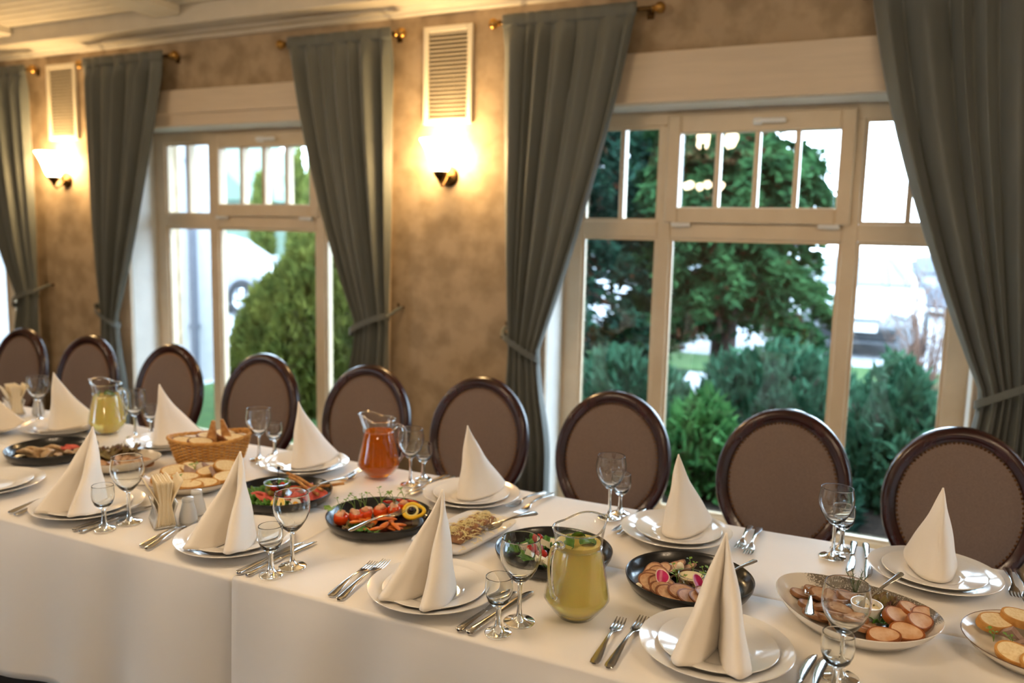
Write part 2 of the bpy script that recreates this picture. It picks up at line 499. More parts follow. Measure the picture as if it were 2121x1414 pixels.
# ------------------------------------------------------------------ curtains, rods, sconces, vents
def make_curtain(label, xo, xi, to, ti, ztie, seed, nf=6, ztop=2.553):
    """xo/xi outer and inner edge at the rod, to/ti outer and inner edge at the tie"""
    rr = random.Random(seed)
    sgn = 1 if xi > xo else -1
    ph = rr.uniform(0, 6)
    ph2 = [rr.uniform(0, 6) for _ in range(4)]
    root = thing('curtain', label, 'curtain', group='grey window curtains')
    YC = 3.585
    bo, bi = to - sgn * .01, ti + sgn * .07
    def edge(z):
        if z >= ztie:
            t = (ztop - z) / (ztop - ztie)
            o = xo + (to - xo) * t ** 2.2
            i = xi + (ti - xi) * (0.30 * t + 0.70 * t ** 1.55)
            return o, i
        t = (ztie - z) / ztie
        k = sm(0, .55, t)
        return to + (bo - to) * k, ti + (bi - ti) * k
    fold_w = [rr.uniform(.5, 1.6) for _ in range(int(nf) + 1)]
    cum = np.cumsum([0] + fold_w); cum = cum / cum[-1]
    fold_a = [rr.uniform(.35, 1.2) for _ in fold_w]
    def fn(u, v):
        z = ztop - v * (ztop - .015)
        o, i = edge(z)
        uu = min(.9999, max(0, u + .010 * math.sin(5 * u + ph2[0] + .6 * z) * math.sin(1.6 * z + ph2[1])))
        k = int(np.searchsorted(cum, uu, side='right') - 1); k = min(k, len(fold_w) - 1)
        q = (uu - cum[k]) / (cum[k + 1] - cum[k])
        gather = math.exp(-((z - ztie) / .22) ** 2)
        top = sm(.0, .16, ztop - z)
        A = (.012 + .072 * top) * fold_a[k] * (1 - .35 * gather)
        # rounded pleat standing towards the room, sharp valley behind
        s = 1 - 2 * abs(math.sin(PI * q)) ** (1.1 - .35 * top)
        y = YC + .010 + A * .5 * s + .006 * math.sin(9 * u + ph2[2] + 1.3 * z) * top
        x = o + (i - o) * (u + .012 * math.sin(2 * PI * q) * top)
        if z < ztie: y -= .01 * sm(0, .3, ztie - z)
        if z > ztie: y -= .020 * math.sin(PI * min(1, (z - ztie) / (ztop - ztie))) * u
        return (x, y, z)
    cl = MB().grid(fn, 130, 72).build('cloth', 'curtain_cloth', root, angle=180)
    md = cl.modifiers.new('thick', 'SOLIDIFY'); md.thickness = .003
    # heading tape with pinch pleats
    def hd(u, v):
        x, y, z = fn(u, 0)
        return (x, y - .004, ztop + .010 - v * .06)
    h = MB().grid(hd, 90, 4).build('heading_tape', 'curtain_cloth', root, angle=180)
    h.modifiers.new('thick', 'SOLIDIFY').thickness = .004; h.parent = cl
    # tie back: band round the gathered cloth, rising to a hook on the wall
    mid = (to + ti) / 2; hw = abs(ti - to) / 2 + .014
    zi, zo = ztie - .045, ztie + .05
    def band(u, v):
        a = 2 * PI * u
        x = mid + hw * math.cos(a) ; y = YC - .004 + .062 * math.sin(a)
        t = (x - to) / (ti - to)
        z = zo + (zi - zo) * t - .012 * math.sin(a)
        return (x, y, z + (v - .5) * .034)
    tb = MB().grid(band, 40, 4, cu=True)
    hx = to - sgn * .03
    tb.tube(smooth_path([(to - sgn * .012, YC - .02, zo), (hx, YC + .03, zo + .03), (hx, YW - .03, zo + .045)], 5), .010, 8)
    t = tb.build('tieback', 'curtain_cloth', root)
    MB().tube([(hx, YW + .002, zo + .045), (hx, YW - .05, zo + .045), (hx, YW - .055, zo + .07)], .006, 8).build('wall_hook', 'old_brass', t)
    return root

def make_rod(label, x0, x1):
    r = thing('curtain_rod', label, 'curtain rod', (0, 0, 0), group='short brass curtain rods')
    y, z = 3.613, 2.533
    MB().tube([(x0, y, z), (x1, y, z)], .011, 12).build('rod', 'old_brass', r)
    for s, x in ((-1, x0), (1, x1)):
        pts = [(.0, 0), (.011, 0), (.016, .004), (.012, .010), (.014, .014), (.024, .026), (.027, .038), (.022, .050), (.010, .058), (0, .060)]
        m = MB().lathe(pts, 20)
        f = m.build('finial', 'brass', r)
        f.location = (x, y, z); f.rotation_euler = (0, s * PI / 2, 0)
    for x in (x0 + .03, x1 - .03):
        m = MB().tube([(x, YW + .001, z), (x, y, z)], .007, 8)
        m.box(x - .016, x + .016, YW - .006, YW + .001, z - .025, z + .025, c=.002)
        m.build('bracket', 'old_brass', r)
    return r

CUR = [ # label, xo, xi, to, ti, ztie
 ('grey curtain tied back on the right side of the right window, cut by the frame', .53, -.165, .52, .335, .97, 3),
 ('grey curtain tied back on the left side of the right window', -1.765, -1.110, -1.705, -1.535, .985, 5),
 ('grey curtain tied back on the right side of the left window', -2.395, -3.062, -2.405, -2.625, 1.04, 8),
 ('grey curtain tied back on the left side of the left window', -4.675, -3.985, -4.605, -4.455, .96, 12),
 ('grey curtain cut off by the left edge of the picture', -5.235, -5.90, -5.225, -5.43, 1.03, 14),
]
for (lb, xo, xi, to, ti, zt, sd) in CUR:
    make_curtain(lb, xo, xi, to, ti, zt, sd)
for lb, a, b in (('brass rod of the right curtain of the right window', -.21, .58),
                 ('brass rod of the left curtain of the right window', -1.785, -1.045),
                 ('brass rod of the right curtain of the left window', -3.085, -2.375),
                 ('brass rod of the left curtain of the left window', -4.69, -3.945),
                 ('brass rod end showing beside the curtain at the left edge', -5.92, -5.215)):
    make_rod(lb, a, b)

def make_sconce(label, x):
    z0 = 1.825
    r = thing('wall_sconce', label, 'wall lamp', (x, YW, z0), group='lit wall sconces')
    b = MB().lathe([(0, .028), (.012, .027), (.020, .022), (.040, .018), (.046, .010), (.052, .006), (.052, 0), (0, 0)], 28).build('backplate', 'old_brass', r)
    b.rotation_euler = (PI / 2, 0, 0)
    MB().tube(smooth_path([(0, -.02, 0), (0, -.045, -.03), (0, -.075, -.055), (0, -.090, -.045), (0, -.097, -.015), (0, -.097, .0)], 6), .006, 10).build('arm', 'old_brass', r)
    cp = MB().lathe([(0, -.045), (.008, -.042), (.012, -.03), (.018, -.02), (.030, -.005), (.036, .008), (.037, .018), (.030, .019), (.02, .004), (0, 0)], 24).build('cup', 'old_brass', r)
    cp.location = (0, -.097, .0)
    for k in range(3):
        a = k * 2 * PI / 3 + .4
        s = MB().tube([(.034 * math.cos(a), .034 * math.sin(a), .012), (.050 * math.cos(a), .050 * math.sin(a), .012)], .004, 8).build('thumb_screw', 'old_brass', r)
        s.location = (0, -.097, 0)
    # bell shade of glowing frosted glass, open at the top
    sh = MB().lathe([(.020, .012), (.034, .016), (.047, .040), (.060, .075), (.074, .115), (.092, .150), (.105, .172), (.101, .172), (.088, .150), (.070, .115), (.056, .075), (.043, .040), (.030, .020)], 36).build('lamp_shade', 'shade_glow', r)
    sh.location = (0, -.097, 0)
    return r
make_sconce('lit bell-shaded wall sconce between the two windows', -2.10)
make_sconce('lit bell-shaded wall sconce left of the left window', -5.01)

slat_mesh = None
def make_vent(label, xc):
    global slat_mesh
    r = thing('wall_vent', label, 'vent', (xc, YW, 0), group='louvred wall vents')
    z0, z1, hw = 2.085, 2.568, .142
    f = MB()
    f.box(-hw, -hw + .030, -.020, 0, z0, z1, c=.004); f.box(hw - .030, hw, -.020, 0, z0, z1, c=.004)
    f.box(-hw + .030, hw - .030, -.020, 0, z0, z0 + .03, c=.004); f.box(-hw + .030, hw - .030, -.020, 0, z1 - .03, z1, c=.004)
    f.build('frame', 'vent_paint', r, smooth=False)
    MB().box(-hw + .02, hw - .02, -.004, 0, z0 + .02, z1 - .02).build('backing', 'vent_dark', r, smooth=False)
    n = 21
    for i in range(n):
        z = z0 + .036 + (z1 - z0 - .072) * i / (n - 1)
        s = MB()
        V = [(-hw + .029, -.0045, z + .005), (hw - .029, -.0045, z + .005), (hw - .029, -.018, z - .006), (-hw + .029, -.018, z - .006)]
        V += [(a, b, c - .0025) for a, b, c in V]
        s.add(V, [(0, 1, 2, 3), (7, 6, 5, 4), (0, 4, 5, 1), (1, 5, 6, 2), (2, 6, 7, 3), (3, 7, 4, 0)])
        s.build('slat', 'vent_paint', r, smooth=False)
    return r
make_vent('cream louvred vent above the sconce between the windows', -2.113)
make_vent('cream louvred vent above the sconce at the left', -5.008)

# chandeliers of the room (they light it and mirror in the panes), plus one added fill lamp
def make_chandelier(label, x, y, z, rz):
    r = thing('chandelier', label, 'chandelier', (x, y, z), rz, group='brass chandeliers')
    MB().tube([(0, 0, ZC - z - .02), (0, 0, .0)], .008, 8).build('stem', 'old_brass', r)
    MB().lathe([(0, -.10), (.015, -.09), (.03, -.05), (.018, 0), (.03, .03), (.012, .08), (0, .085)], 16).build('hub', 'old_brass', r)
    for k in range(6):
        a = k * PI / 3
        c, s = math.cos(a), math.sin(a)
        arm = MB().tube(smooth_path([(.02 * c, .02 * s, -.03), (.12 * c, .12 * s, -.09), (.23 * c, .23 * s, -.06), (.26 * c, .26 * s, .0)], 5), .006, 8).build('arm', 'old_brass', r)
        b = MB().lathe([(.018, 0), (.045, .03), (.052, .06), (.04, .09), (.0, .105)], 14).build('lamp_shade', 'bulb_glow', arm)
        b.location = (.26 * c, .26 * s, .0)
for lb, x, y, z, rz in (('chandelier above the middle of the table, mirrored in the right window', -1.52, .90, 2.30, .3),
                        ('chandelier deep in the room, mirrored lower in the right window', -2.68, -4.6, 2.28, .1),
                        ('chandelier above the right end of the table', 1.45, .90, 2.30, .7),
                        ('chandelier in the right depth of the room', 1.9, -5.2, 2.30, .2),
                        ('chandelier behind the viewer towards the right', .95, -1.9, 2.30, .4),  # unseen lamp added for warm frontal fill on cloth and napkins
                        ('chandelier above the left end of the table', -4.45, .90, 2.30, .5)):
    make_chandelier(lb, x, y, z, rz)

# ------------------------------------------------------------------ chairs
def make_chair():
    r = thing('dining_chair', 'x', 'chair', group='oval-backed dining chairs')
    a, b, zc, tilt = .200, .232, .722, math.radians(10)
    def P(x, h, d):      # x across, h up from the oval centre in the tilted plane, d towards the front (-y)
        return (x, .0 + h * math.sin(tilt) - d * math.cos(tilt), zc + h * math.cos(tilt) + d * -math.sin(tilt) * 0)
    prof = [(-.024, .010), (-.020, .020), (-.012, .021), (-.008, .026), (.006, .028), (.014, .022), (.020, .010), (.021, -.006), (.014, -.016), (-.016, -.016), (-.024, -.008)]
    def ring(u, v):
        t = 2 * PI * u; k = int(round(v * len(prof))) % len(prof)
        du, dd = prof[k]
        nx, nh = math.cos(t) / a, math.sin(t) / b
        l = math.hypot(nx, nh); nx /= l; nh /= l
        return P(a * math.cos(t) + nx * du, b * math.sin(t) + nh * du, dd)
    MB().grid(ring, 72, len(prof), cu=True, cv=True).build('back_frame', 'mahogany', r, angle=60)
    ai, bi = a - .020, b - .020
    def pad(u, v):
        t = 2 * PI * u
        return P(ai * v * math.cos(t), bi * v * math.sin(t), .010 + .026 * (1 - v ** 2.6) ** .6)
    m = MB().grid(pad, 56, 12, cu=True)
    bk_ = m.build('backrest', 'upholstery', r)
    m = MB()
    def padb(u, v):
        t = 2 * PI * u
        return P(ai * v * math.cos(-t), bi * v * math.sin(-t), -.010 - .006 * (1 - v * v))
    m.grid(padb, 40, 5, cu=True).build('back_panel', 'upholstery', r)
    nm = MB()
    for k in range(88):
        t = 2 * PI * k / 88
        c = Vector(P((ai - .007) * math.cos(t), (bi - .007) * math.sin(t), .0165))
        V = [tuple(c + Vector((0, -.0035, 0)))] + [tuple(c + Vector((.0042 * math.cos(q), .001, .0042 * math.sin(q)))) for q in np.linspace(0, 2 * PI, 7)[:6]]
        nm.add(V, [(0, 1 + (j + 1) % 6, 1 + j) for j in range(6)])
    tag(nm.build('nail_trim', 'nail_brass', bk_), kind='stuff', label='row of brass upholstery nails')
    # seat, rails, stiles and legs
    def seat(u, v):
        t = 2 * PI * u
        c, s = math.cos(t), math.sin(t)
        ex = math.copysign(abs(c) ** .6, c) * .225; ey = math.copysign(abs(s) ** .6, s) * .21
        return (ex * v, -.23 + ey * v, .445 + .045 * (1 - v ** 3) ** .7)
    MB().grid(seat, 48, 10, cu=True).build('seat', 'upholstery', r)
    def rail(u, v):
        t = 2 * PI * u
        c, s = math.cos(t), math.sin(t)
        k = 1.0 if v < .34 or v > .99 else (1.03 if v < .8 else 1.0)
        return (math.copysign(abs(c) ** .6, c) * .226 * k, -.23 + math.copysign(abs(s) ** .6, s) * .211 * k, .445 - .06 * v)
    MB().grid(rail, 48, 4, cu=True).build('seat_rail', 'mahogany', r)
    for s in (-1, 1):
        MB().tube(smooth_path([(s * .14, -.055, .40), (s * .135, -.05, .47), (s * .12, -.042, .53)], 4), [.02] * 9, 10).build('stile', 'mahogany', r)
        MB().tube([(s * .19, -.40, .39), (s * .19, -.40, .34), (s * .188, -.402, .2), (s * .186, -.405, .03), (s * .186, -.405, .0)], [.024, .022, .018, .013, .016], 12).build('leg', 'mahogany', r)
        MB().tube(smooth_path([(s * .17, -.07, .40), (s * .175, -.06, .25), (s * .185, -.01, .0)], 5), .017, 10).build('leg', 'mahogany', r)
    return r
CH = [(.237, .02, 'oval-backed dining chair at the right edge, behind the far right napkin'),
      (-.289, -.01, 'oval-backed dining chair in front of the right window, second from the right'),
      (-.892, .015, 'oval-backed dining chair below the left part of the right window, third from the right'),
      (-1.449, -.01, 'oval-backed dining chair fourth from the right, beside the curtain foot'),
      (-1.990, .02, 'oval-backed dining chair behind the amber jug'),
      (-2.573, .01, 'oval-backed dining chair in front of the round bush'),
      (-3.147, -.015, 'oval-backed dining chair between the left window frame and its middle'),
      (-3.728, .01, 'oval-backed dining chair second from the left edge'),
      (-4.262, -.01, 'oval-backed dining chair cut off by the left edge')]
proto = make_chair()
for i, (x, rz, lb) in enumerate(CH):
    if i == 0:
        proto.location = (x, 2.81, 0); proto.rotation_euler = (0, 0, rz); proto['label'] = lb
    else:
        dup(proto, (x, 2.81, 0), rz, lb)

# ------------------------------------------------------------------ table and cloths
TZ = .75
TX0, TX1 = -3.62, 1.5
tb = thing('banquet_table', 'long banquet table under the white cloths', 'table', (0, 0, 0))
MB().box(TX0 + .02, TX1 - .02, 1.36, 2.22, TZ - .035, TZ - .006, c=.004).build('tabletop', 'mahogany', tb, smooth=False)
for x in (TX0 + .12, -1.6, -1.0, TX1 - .12):
    for y in (1.44, 2.14):
        MB().box(x - .03, x + .03, y - .03, y + .03, 0, TZ - .035, c=.003).build('leg', 'mahogany', tb, smooth=False)

def make_cloth(label, x0, x1, ya, yb, zt, hang, zlow, seed, ends=(False, False)):
    """ya: table edge with a hanging side, yb: edge lying flat on the top; sign from ya to yb"""
    rr = random.Random(seed)
    sg = 1 if yb > ya else -1
    K = [(rr.uniform(2.2, 3.2), rr.uniform(0, 6), .6), (rr.uniform(5, 6.5), rr.uniform(0, 6), .9), (rr.uniform(8, 10), rr.uniform(0, 6), .8), (rr.uniform(13, 16), rr.uniform(0, 6), .3)]
    nx = int((x1 - x0) / .022)
    rad = .009
    rows = []
    top_n = 14
    for j in range(top_n):
        rows.append(('t', yb + (ya + sg * rad - yb) * j / (top_n - 1)))
    for j in range(1, 5):
        rows.append(('c', j / 5 * PI / 2))
    for j in range(0, 22):
        rows.append(('h', j / 21))
    V = []
    for kind, q in rows:
        for i in range(nx + 1):
            x = x0 + (x1 - x0) * i / nx
            if kind == 't':
                y = q; z = zt + .0009 * math.sin(5 * x + 3 * y + seed) * math.sin(9 * y + 2 * x)
                sag = .004 * math.exp(-abs(y - ya) / .02) * (0.5 + .5 * math.sin(3.1 * x + seed))
                V.append((x, y, z - sag))
            elif kind == 'c':
                sag = .004 * (0.5 + .5 * math.sin(3.1 * x + seed))
                V.append((x, ya + sg * rad * (1 - math.sin(q)), zt - rad * (1 - math.cos(q)) - sag))
            else:
                w = sum(k[2] * math.sin(k[0] * x * 2 + k[1]) for k in K) / 2.2
                amp = .072 * q ** .75
                y = ya - sg * (amp * (w * .8 + .55) + .004 * q)
                V.append((x, y, zt - rad - .003 - q * (zt - zlow)))
    F = []
    n = nx + 1
    for j in range(len(rows) - 1):
        for i in range(nx):
            F.append((j * n + i, j * n + i + 1, (j + 1) * n + i + 1, (j + 1) * n + i))
    o = MB().add(V, F).build('tablecloth', 'linen', None, angle=180)
    tag(o, label, 'tablecloth', 'white tablecloths')
    md = o.modifiers.new('thick', 'SOLIDIFY'); md.thickness = .0016; md.offset = 1 if sg > 0 else -1
    # stitched hem as a raised band
    return o
make_cloth('white tablecloth on the back half of the table by the chairs', TX0, TX1, 2.250, 1.782, TZ - .0036, True, .33, 4)
make_cloth('white tablecloth hanging down the front left of the table', TX0, -1.300, 1.3277, 1.794, TZ - .0018, True, .365, 1)
make_cloth('white tablecloth hanging down the front right of the table', -1.308, TX1, 1.3277, 1.794, TZ - .0001, True, .365, 2)
TZ += .0016
# ------------------------------------------------------------------ tableware
def plate_mesh(r, h, foot, name):
    k = r / .145
    p = [(0, .0045), (foot * .92, .0045), (foot, .0050), (foot + .006 * k, .0075), (foot + .014 * k, .0095), (r * .80, h * .72), (r - .004, h), (r - .001, h + .0006), (r, h - .0006), (r - .002, h - .002),
         (r * .80, h * .72 - .0035), (foot + .010, .0035), (foot - .002, .0), (foot - .006, .0), (foot - .008, .0018), (0, .0018)]
    return MB().lathe(p, 72).build(name, 'porcelain', None, angle=50)
def napkin_mesh(var):
    rr = random.Random(40 + var)
    h = .218
    half = [(0, .056), (.021, .050), (.040, .026), (.055, -.018), (.068, -.065), (.067, -.102), (.057, -.126), (.044, -.124), (.030, -.100), (.017, -.060), (.007, -.020)]
    sp = rr.uniform(.92, 1.12); tw = rr.uniform(-.1, .1)
    L = [(x * sp, y) for x, y in half] + [(0, .004)] + [(-x * sp, y) for x, y in half[:0:-1]]
    L3 = [Vector((x, y, 0)) for x, y in L]
    n = len(L3); loop = []
    for i in range(n):
        p0, p1, p2, p3 = L3[i - 1], L3[i], L3[(i + 1) % n], L3[(i + 2) % n]
        for j in range(5):
            t = j / 5
            loop.append(0.5 * ((2 * p1) + (-p0 + p2) * t + (2 * p0 - 5 * p1 + 4 * p2 - p3) * t * t + (-p0 + 3 * p1 - 3 * p2 + p3) * t ** 3))
    A = Vector((0, .030, 0))
    nv = 30
    V = []
    for j in range(nv):
        s = j / (nv - 1)
        for k, p in enumerate(loop):
            gx = (1 - s) ** 1.02
            gy = (1 - s) ** (1.30 if p.y < A.y else 1.0)
            # inner crease stays close to the ridge
            x = A.x + (p.x - A.x) * gx
            y = A.y + (p.y - A.y) * gy
            r = math.hypot(p.x, p.y)
            z0 = .0005 + .016 * sm(.085, .135, r)
            z = z0 + (h - z0) * s
            # soft irregularity
            f = .0022 * math.sin(9 * s + var * 2 + k * .13) * math.sin(PI * s)
            x += f; y += .5 * f + tw * .02 * math.sin(PI * s) * x * 8
            if s > .96:
                q = (s - .96) / .04
                x = A.x + (x - A.x) * (1 - q) + 0; y = A.y + (y - A.y) * (1 - q * .9)
            V.append((x, y, z))
    N = len(loop)
    F = []
    for j in range(nv - 1):
        for k in range(N):
            F.append((j * N + k, j * N + (k + 1) % N, (j + 1) * N + (k + 1) % N, (j + 1) * N + k))
    o = MB().add(V, F).build('folded_napkin', 'napkin_cloth', None, angle=75)
    md = o.modifiers.new('thick', 'SOLIDIFY'); md.thickness = .0022; md.offset = -1
    return o

def strip(mb, st, n=10):
    """st: list of (x, y, z, half width, half thickness); elliptical sections along y"""
    V = []
    for (x, y, z, w, t) in st:
        for k in range(n):
            a = 2 * PI * k / n
            c, s = math.cos(a), math.sin(a)
            V.append((x + w * math.copysign(abs(c) ** .6, c), y, z + t * math.copysign(abs(s) ** .8, s)))
    F = []
    m = len(st)
    for i in range(m - 1):
        for k in range(n):
            j = (k + 1) % n
            F.append((i * n + k, i * n + j, (i + 1) * n + j, (i + 1) * n + k))
    F.append(tuple(range(n))); F.append(tuple((m - 1) * n + k for k in range(n))[::-1])
    mb.add(V, F)
def fork_mesh(L, name='fork'):
    m = MB(); k = L / .2
    st = []
    for (y, w, z, t) in ((0, .004, .003, .0015), (.003, .0085, .003, .0017), (.012, .0100, .0032, .0018), (.035, .0085, .0055, .0018), (.07, .0052, .009, .0018), (.10, .0034, .0105, .0018), (.122, .0032, .009, .0017), (.132, .0048, .0072, .0015), (.140, .0095, .0052, .0012), (.150, .0118, .0034, .001), (.158, .0120, .0026, .0009)):
        st.append((0, y * k, z, w, t))
    strip(m, st)
    for q in range(4):
        x = -.0099 + q * .0066
        strip(m, [(x, .156 * k, .0027, .0021, .0009), (x, .17 * k, .0020, .0020, .0009), (x, .185 * k, .0030, .0017, .0008), (x * .97, .2 * k, .0062, .0009, .0005)], 6)
    return m.build(name, 'steel', None)
def knife_mesh(L, name='table_knife'):
    m = MB(); k = L / .22
    strip(m, [(0, 0, .0045, .003, .0025), (0, .003 * k, .0045, .0085, .0042), (0, .02 * k, .0045, .0088, .0044), (0, .06 * k, .0045, .0070, .0042), (0, .092 * k, .0045, .0052, .0036), (0, .10 * k, .0045, .0060, .0040), (0, .103 * k, .0045, .0052, .0030)])
    bl = [(.102, .0, .0042), (.115, -.001, .0060), (.135, -.0015, .0078), (.165, -.001, .0090), (.19, .0005, .0092), (.208, .0025, .0075), (.216, .0045, .0048), (.22, .0070, .001)]
    strip(m, [(x, y * k, .0045, w, .0009) for y, x, w in bl], 8)
    return m.build(name, 'steel', None)
def spoon_mesh(L, name='serving_spoon'):
    m = MB(); k = L / .17
    strip(m, [(0, 0, .003, .004, .0012), (0, .004 * k, .003, .0075, .0014), (0, .02 * k, .004, .0070, .0014), (0, .06 * k, .008, .0040, .0015), (0, .10 * k, .008, .0026, .0015), (0, .118 * k, .0055, .0035, .0013), (0, .125 * k, .004, .009, .001), (0, .14 * k, .002, .014, .001), (0, .155 * k, .002, .0135, .001), (0, .166 * k, .004, .008, .001), (0, .17 * k, .005, .002, .0008)])
    return m.build(name, 'steel', None)

def closed(prof_out, prof_in, zb):
    return [(0, zb)] + prof_out + prof_in
def wine_glass():
    r = thing('wine_glass', 'x', 'wine glass', group='stemmed wine glasses')
    out = [(.0050, .0838), (.012, .088), (.024, .100), (.034, .116), (.0405, .133), (.0425, .146), (.0415, .160), (.0382, .178), (.0382, .1797), (.0376, .1804), (.0370, .1799), (.0369, .178)]
    inn = [(.0404, .160), (.0414, .146), (.0394, .133), (.0330, .117), (.0228, .1025), (.010, .0935), (0, .0915)]
    MB().lathe(closed(out, inn, .0836), 48).build('bowl', 'clear_glass', r, angle=180)
    MB().lathe([(0, .0833), (.0050, .0833), (.0049, .080), (.0044, .070), (.0040, .050), (.0046, .030), (.0062, .016), (.010, .009), (.018, .0055), (.030, .0035), (.0322, .0026), (.0326, .0016), (.0320, .0004), (.030, .0), (0, .0003)], 40).build('stem', 'clear_glass', r, angle=180)
    return r
def shot_glass():
    r = thing('shot_glass', 'x', 'shot glass', group='small stemmed shot glasses')
    out = [(.006, .0565), (.013, .060), (.022, .070), (.0268, .083), (.0280, .095), (.0272, .107), (.0266, .117), (.0266, .1187), (.0260, .1194), (.0254, .1188), (.0254, .117)]
    inn = [(.0261, .107), (.0268, .095), (.0256, .084), (.0207, .0725), (.010, .066), (0, .0648)]
    MB().lathe(closed(out, inn, .0562), 44).build('bowl', 'clear_glass', r, angle=180)
    MB().lathe([(0, .0559), (.0060, .0559), (.0058, .052), (.0055, .040), (.0062, .026), (.0085, .014), (.014, .008), (.024, .005), (.0268, .0036), (.0272, .0022), (.0268, .0006), (.025, 0), (0, .0004)], 40).build('stem', 'clear_glass', r, angle=180)
    return r

PLATE = plate_mesh(.145, .0235, .088, 'dinner_plate')
SMALL = plate_mesh(.113, .0185, .060, 'side_plate')
NAPS = [napkin_mesh(i) for i in range(3)]
FORK_A, FORK_B = fork_mesh(.195), fork_mesh(.225)
KN_A, KN_B = knife_mesh(.215), knife_mesh(.235)
WINE, SHOT = wine_glass(), shot_glass()
USED = set()
def use(o, loc, rz=0, label=None, cat=None, group=None, **kw):
    """first call moves the master itself, later calls copy it"""
    if o.name in USED:
        if o.type == 'EMPTY': c = dup(o, loc, rz)
        else: c = scopy(o, loc, rz)
    else:
        USED.add(o.name); c = o
        put(c, loc, rz)
    return tag(c, label, cat, group)

# front settings face the viewer's side, back settings are turned round
SET = [ # name phrase, x, y, turn, napkin yaw, napkin index, wine, shot, forks[(x,y,rz)], knives[(x,y,rz)]
 dict(k='of the front setting in the lower right corner', x=-.2536, y=1.494, t=0, nz=.05, ni=0, sp=(.004, .0), w=(-.032, 1.510), s=(-.038, 1.436),
      f=[(-.446, 1.345, .04), (-.418, 1.343, -.02)], n=[(-.105, 1.357, -.10), (-.078, 1.345, -.07)]),
 dict(k='of the front setting left of the near lemonade jug', x=-.8576, y=1.464, t=0, nz=-.02, ni=1, sp=(.003, -.004), w=(-.638, 1.433), s=(-.655, 1.370),
      f=[(-1.046, 1.345, .11), (-1.020, 1.340, .12)], n=[(-.727, 1.337, -.10), (-.704, 1.337, -.13)]),
 dict(k='of the front setting right of the salt shakers', x=-1.4415, y=1.4767, t=0, nz=.22, ni=2, sp=(0, .002), w=(-1.223, 1.433), s=(-1.233, 1.372),
      f=[(-1.628, 1.352, .08), (-1.602, 1.346, .20)], n=[(-1.302, 1.339, -.02), (-1.277, 1.341, -.02)]),
 dict(k='of the front setting left of the paper napkin holder', x=-1.9724, y=1.473, t=0, nz=.20, ni=0, sp=(0, .0), w=(-1.794, 1.458), s=(-1.805, 1.391),
      f=[(-2.13, 1.352, .12), (-2.10, 1.348, .10)], n=[(-1.864, 1.345, -.05), (-1.840, 1.346, 0)]),
 dict(k='of the front setting cut off by the left edge', x=-2.385, y=1.462, t=0, nz=None, ni=0, sp=(-.002, .003), w=None, s=None, f=[], n=[]),
 dict(k='of the back setting at the right edge', x=.139, y=2.090, t=1, nz=.06, ni=1, sp=(0, .0), w=(-.085, 2.114), s=(-.068, 2.172),
      f=[(.305, 2.243, PI), (.328, 2.243, PI)], n=[(-.040, 2.238, PI), (-.012, 2.240, PI + .06)]),
 dict(k='of the back setting behind the radish plate', x=-.4706, y=2.065, t=1, nz=-.10, ni=2, sp=(.005, .004), w=(-.672, 2.114), s=(-.655, 2.160),
      f=[(-.305, 2.238, PI), (-.279, 2.238, PI)], n=[(-.602, 2.222, PI - .10), (-.580, 2.226, PI - .10)]),
 dict(k='of the back setting behind the cheese rolls', x=-1.0877, y=2.071, t=1, nz=-.06, ni=0, sp=(.0, .0), w=(-1.320, 2.101), s=(-1.312, 2.165),
      f=[(-.918, 2.238, PI - .20), (-.894, 2.235, PI - .08)], n=[(-1.262, 2.236, PI - .10), (-1.240, 2.236, PI - .10)]),
 dict(k='of the back setting right of the bread basket', x=-1.7213, y=2.085, t=1, nz=.0, ni=1, sp=(.0, .0), w=(-1.916, 2.083), s=(-1.900, 2.142),
      f=[(-1.548, 2.236, PI + .06), (-1.522, 2.236, PI)], n=[(-1.872, 2.24, PI)]),
 dict(k='of the back setting left of the bread basket', x=-2.325, y=2.065, t=1, nz=-.05, ni=2, sp=(.0, .0), w=(-2.515, 2.085), s=(-2.490, 2.135), f=[], n=[]),
 dict(k='of the back setting left of the far lemonade jug', x=-2.840, y=2.03, t=1, nz=.05, ni=0, sp=(.0, .0), w=(-3.055, 2.085), s=None, f=[], n=[]),
 dict(k='at the far left end of the table', x=-3.05, y=1.87, t=1, nz=-.05, small=1, ni=1, sp=(.0, .0), w=None, s=None, f=[], n=[]),
]
for S in SET:
    k = S['k']
    if not S.get('small'): use(PLATE, (S['x'], S['y'], TZ), 0, 'large white dinner plate ' + k, 'plate', 'white dinner plates')
    zc = TZ + (0 if S.get('small') else .0048)
    use(SMALL, (S['x'] + S['sp'][0], S['y'] + S['sp'][1], zc), 0, 'small white plate ' + k, 'plate', 'small white plates')
    if S['nz'] is not None:
        nk = use(NAPS[S['ni']], (S['x'] + S['sp'][0], S['y'] + S['sp'][1], zc + .0062), PI * S['t'] + S['nz'], 'white napkin standing as a cone ' + k, 'napkin', 'standing folded napkins')
        nk.scale = (.84, .95, 1) if S['t'] else (1, 1, 1)
    if S['w']: use(WINE, (*S['w'], TZ), random.uniform(0, 6), 'empty wine glass ' + k, 'wine glass', 'stemmed wine glasses')
    if S['s']: use(SHOT, (*S['s'], TZ), random.uniform(0, 6), 'empty shot glass ' + k, 'shot glass', 'small stemmed shot glasses')
    for i, (x, y, a) in enumerate(S['f']):
        use((FORK_A, FORK_B)[i], (x, y, TZ), a, '%s steel fork %s' % (('left', 'right')[i], k), 'fork', 'steel table forks')
    for i, (x, y, a) in enumerate(S['n']):
        use((KN_A, KN_B)[i], (x, y, TZ), a, '%s steel knife %s' % (('left', 'right')[i], k), 'knife', 'steel table knives')

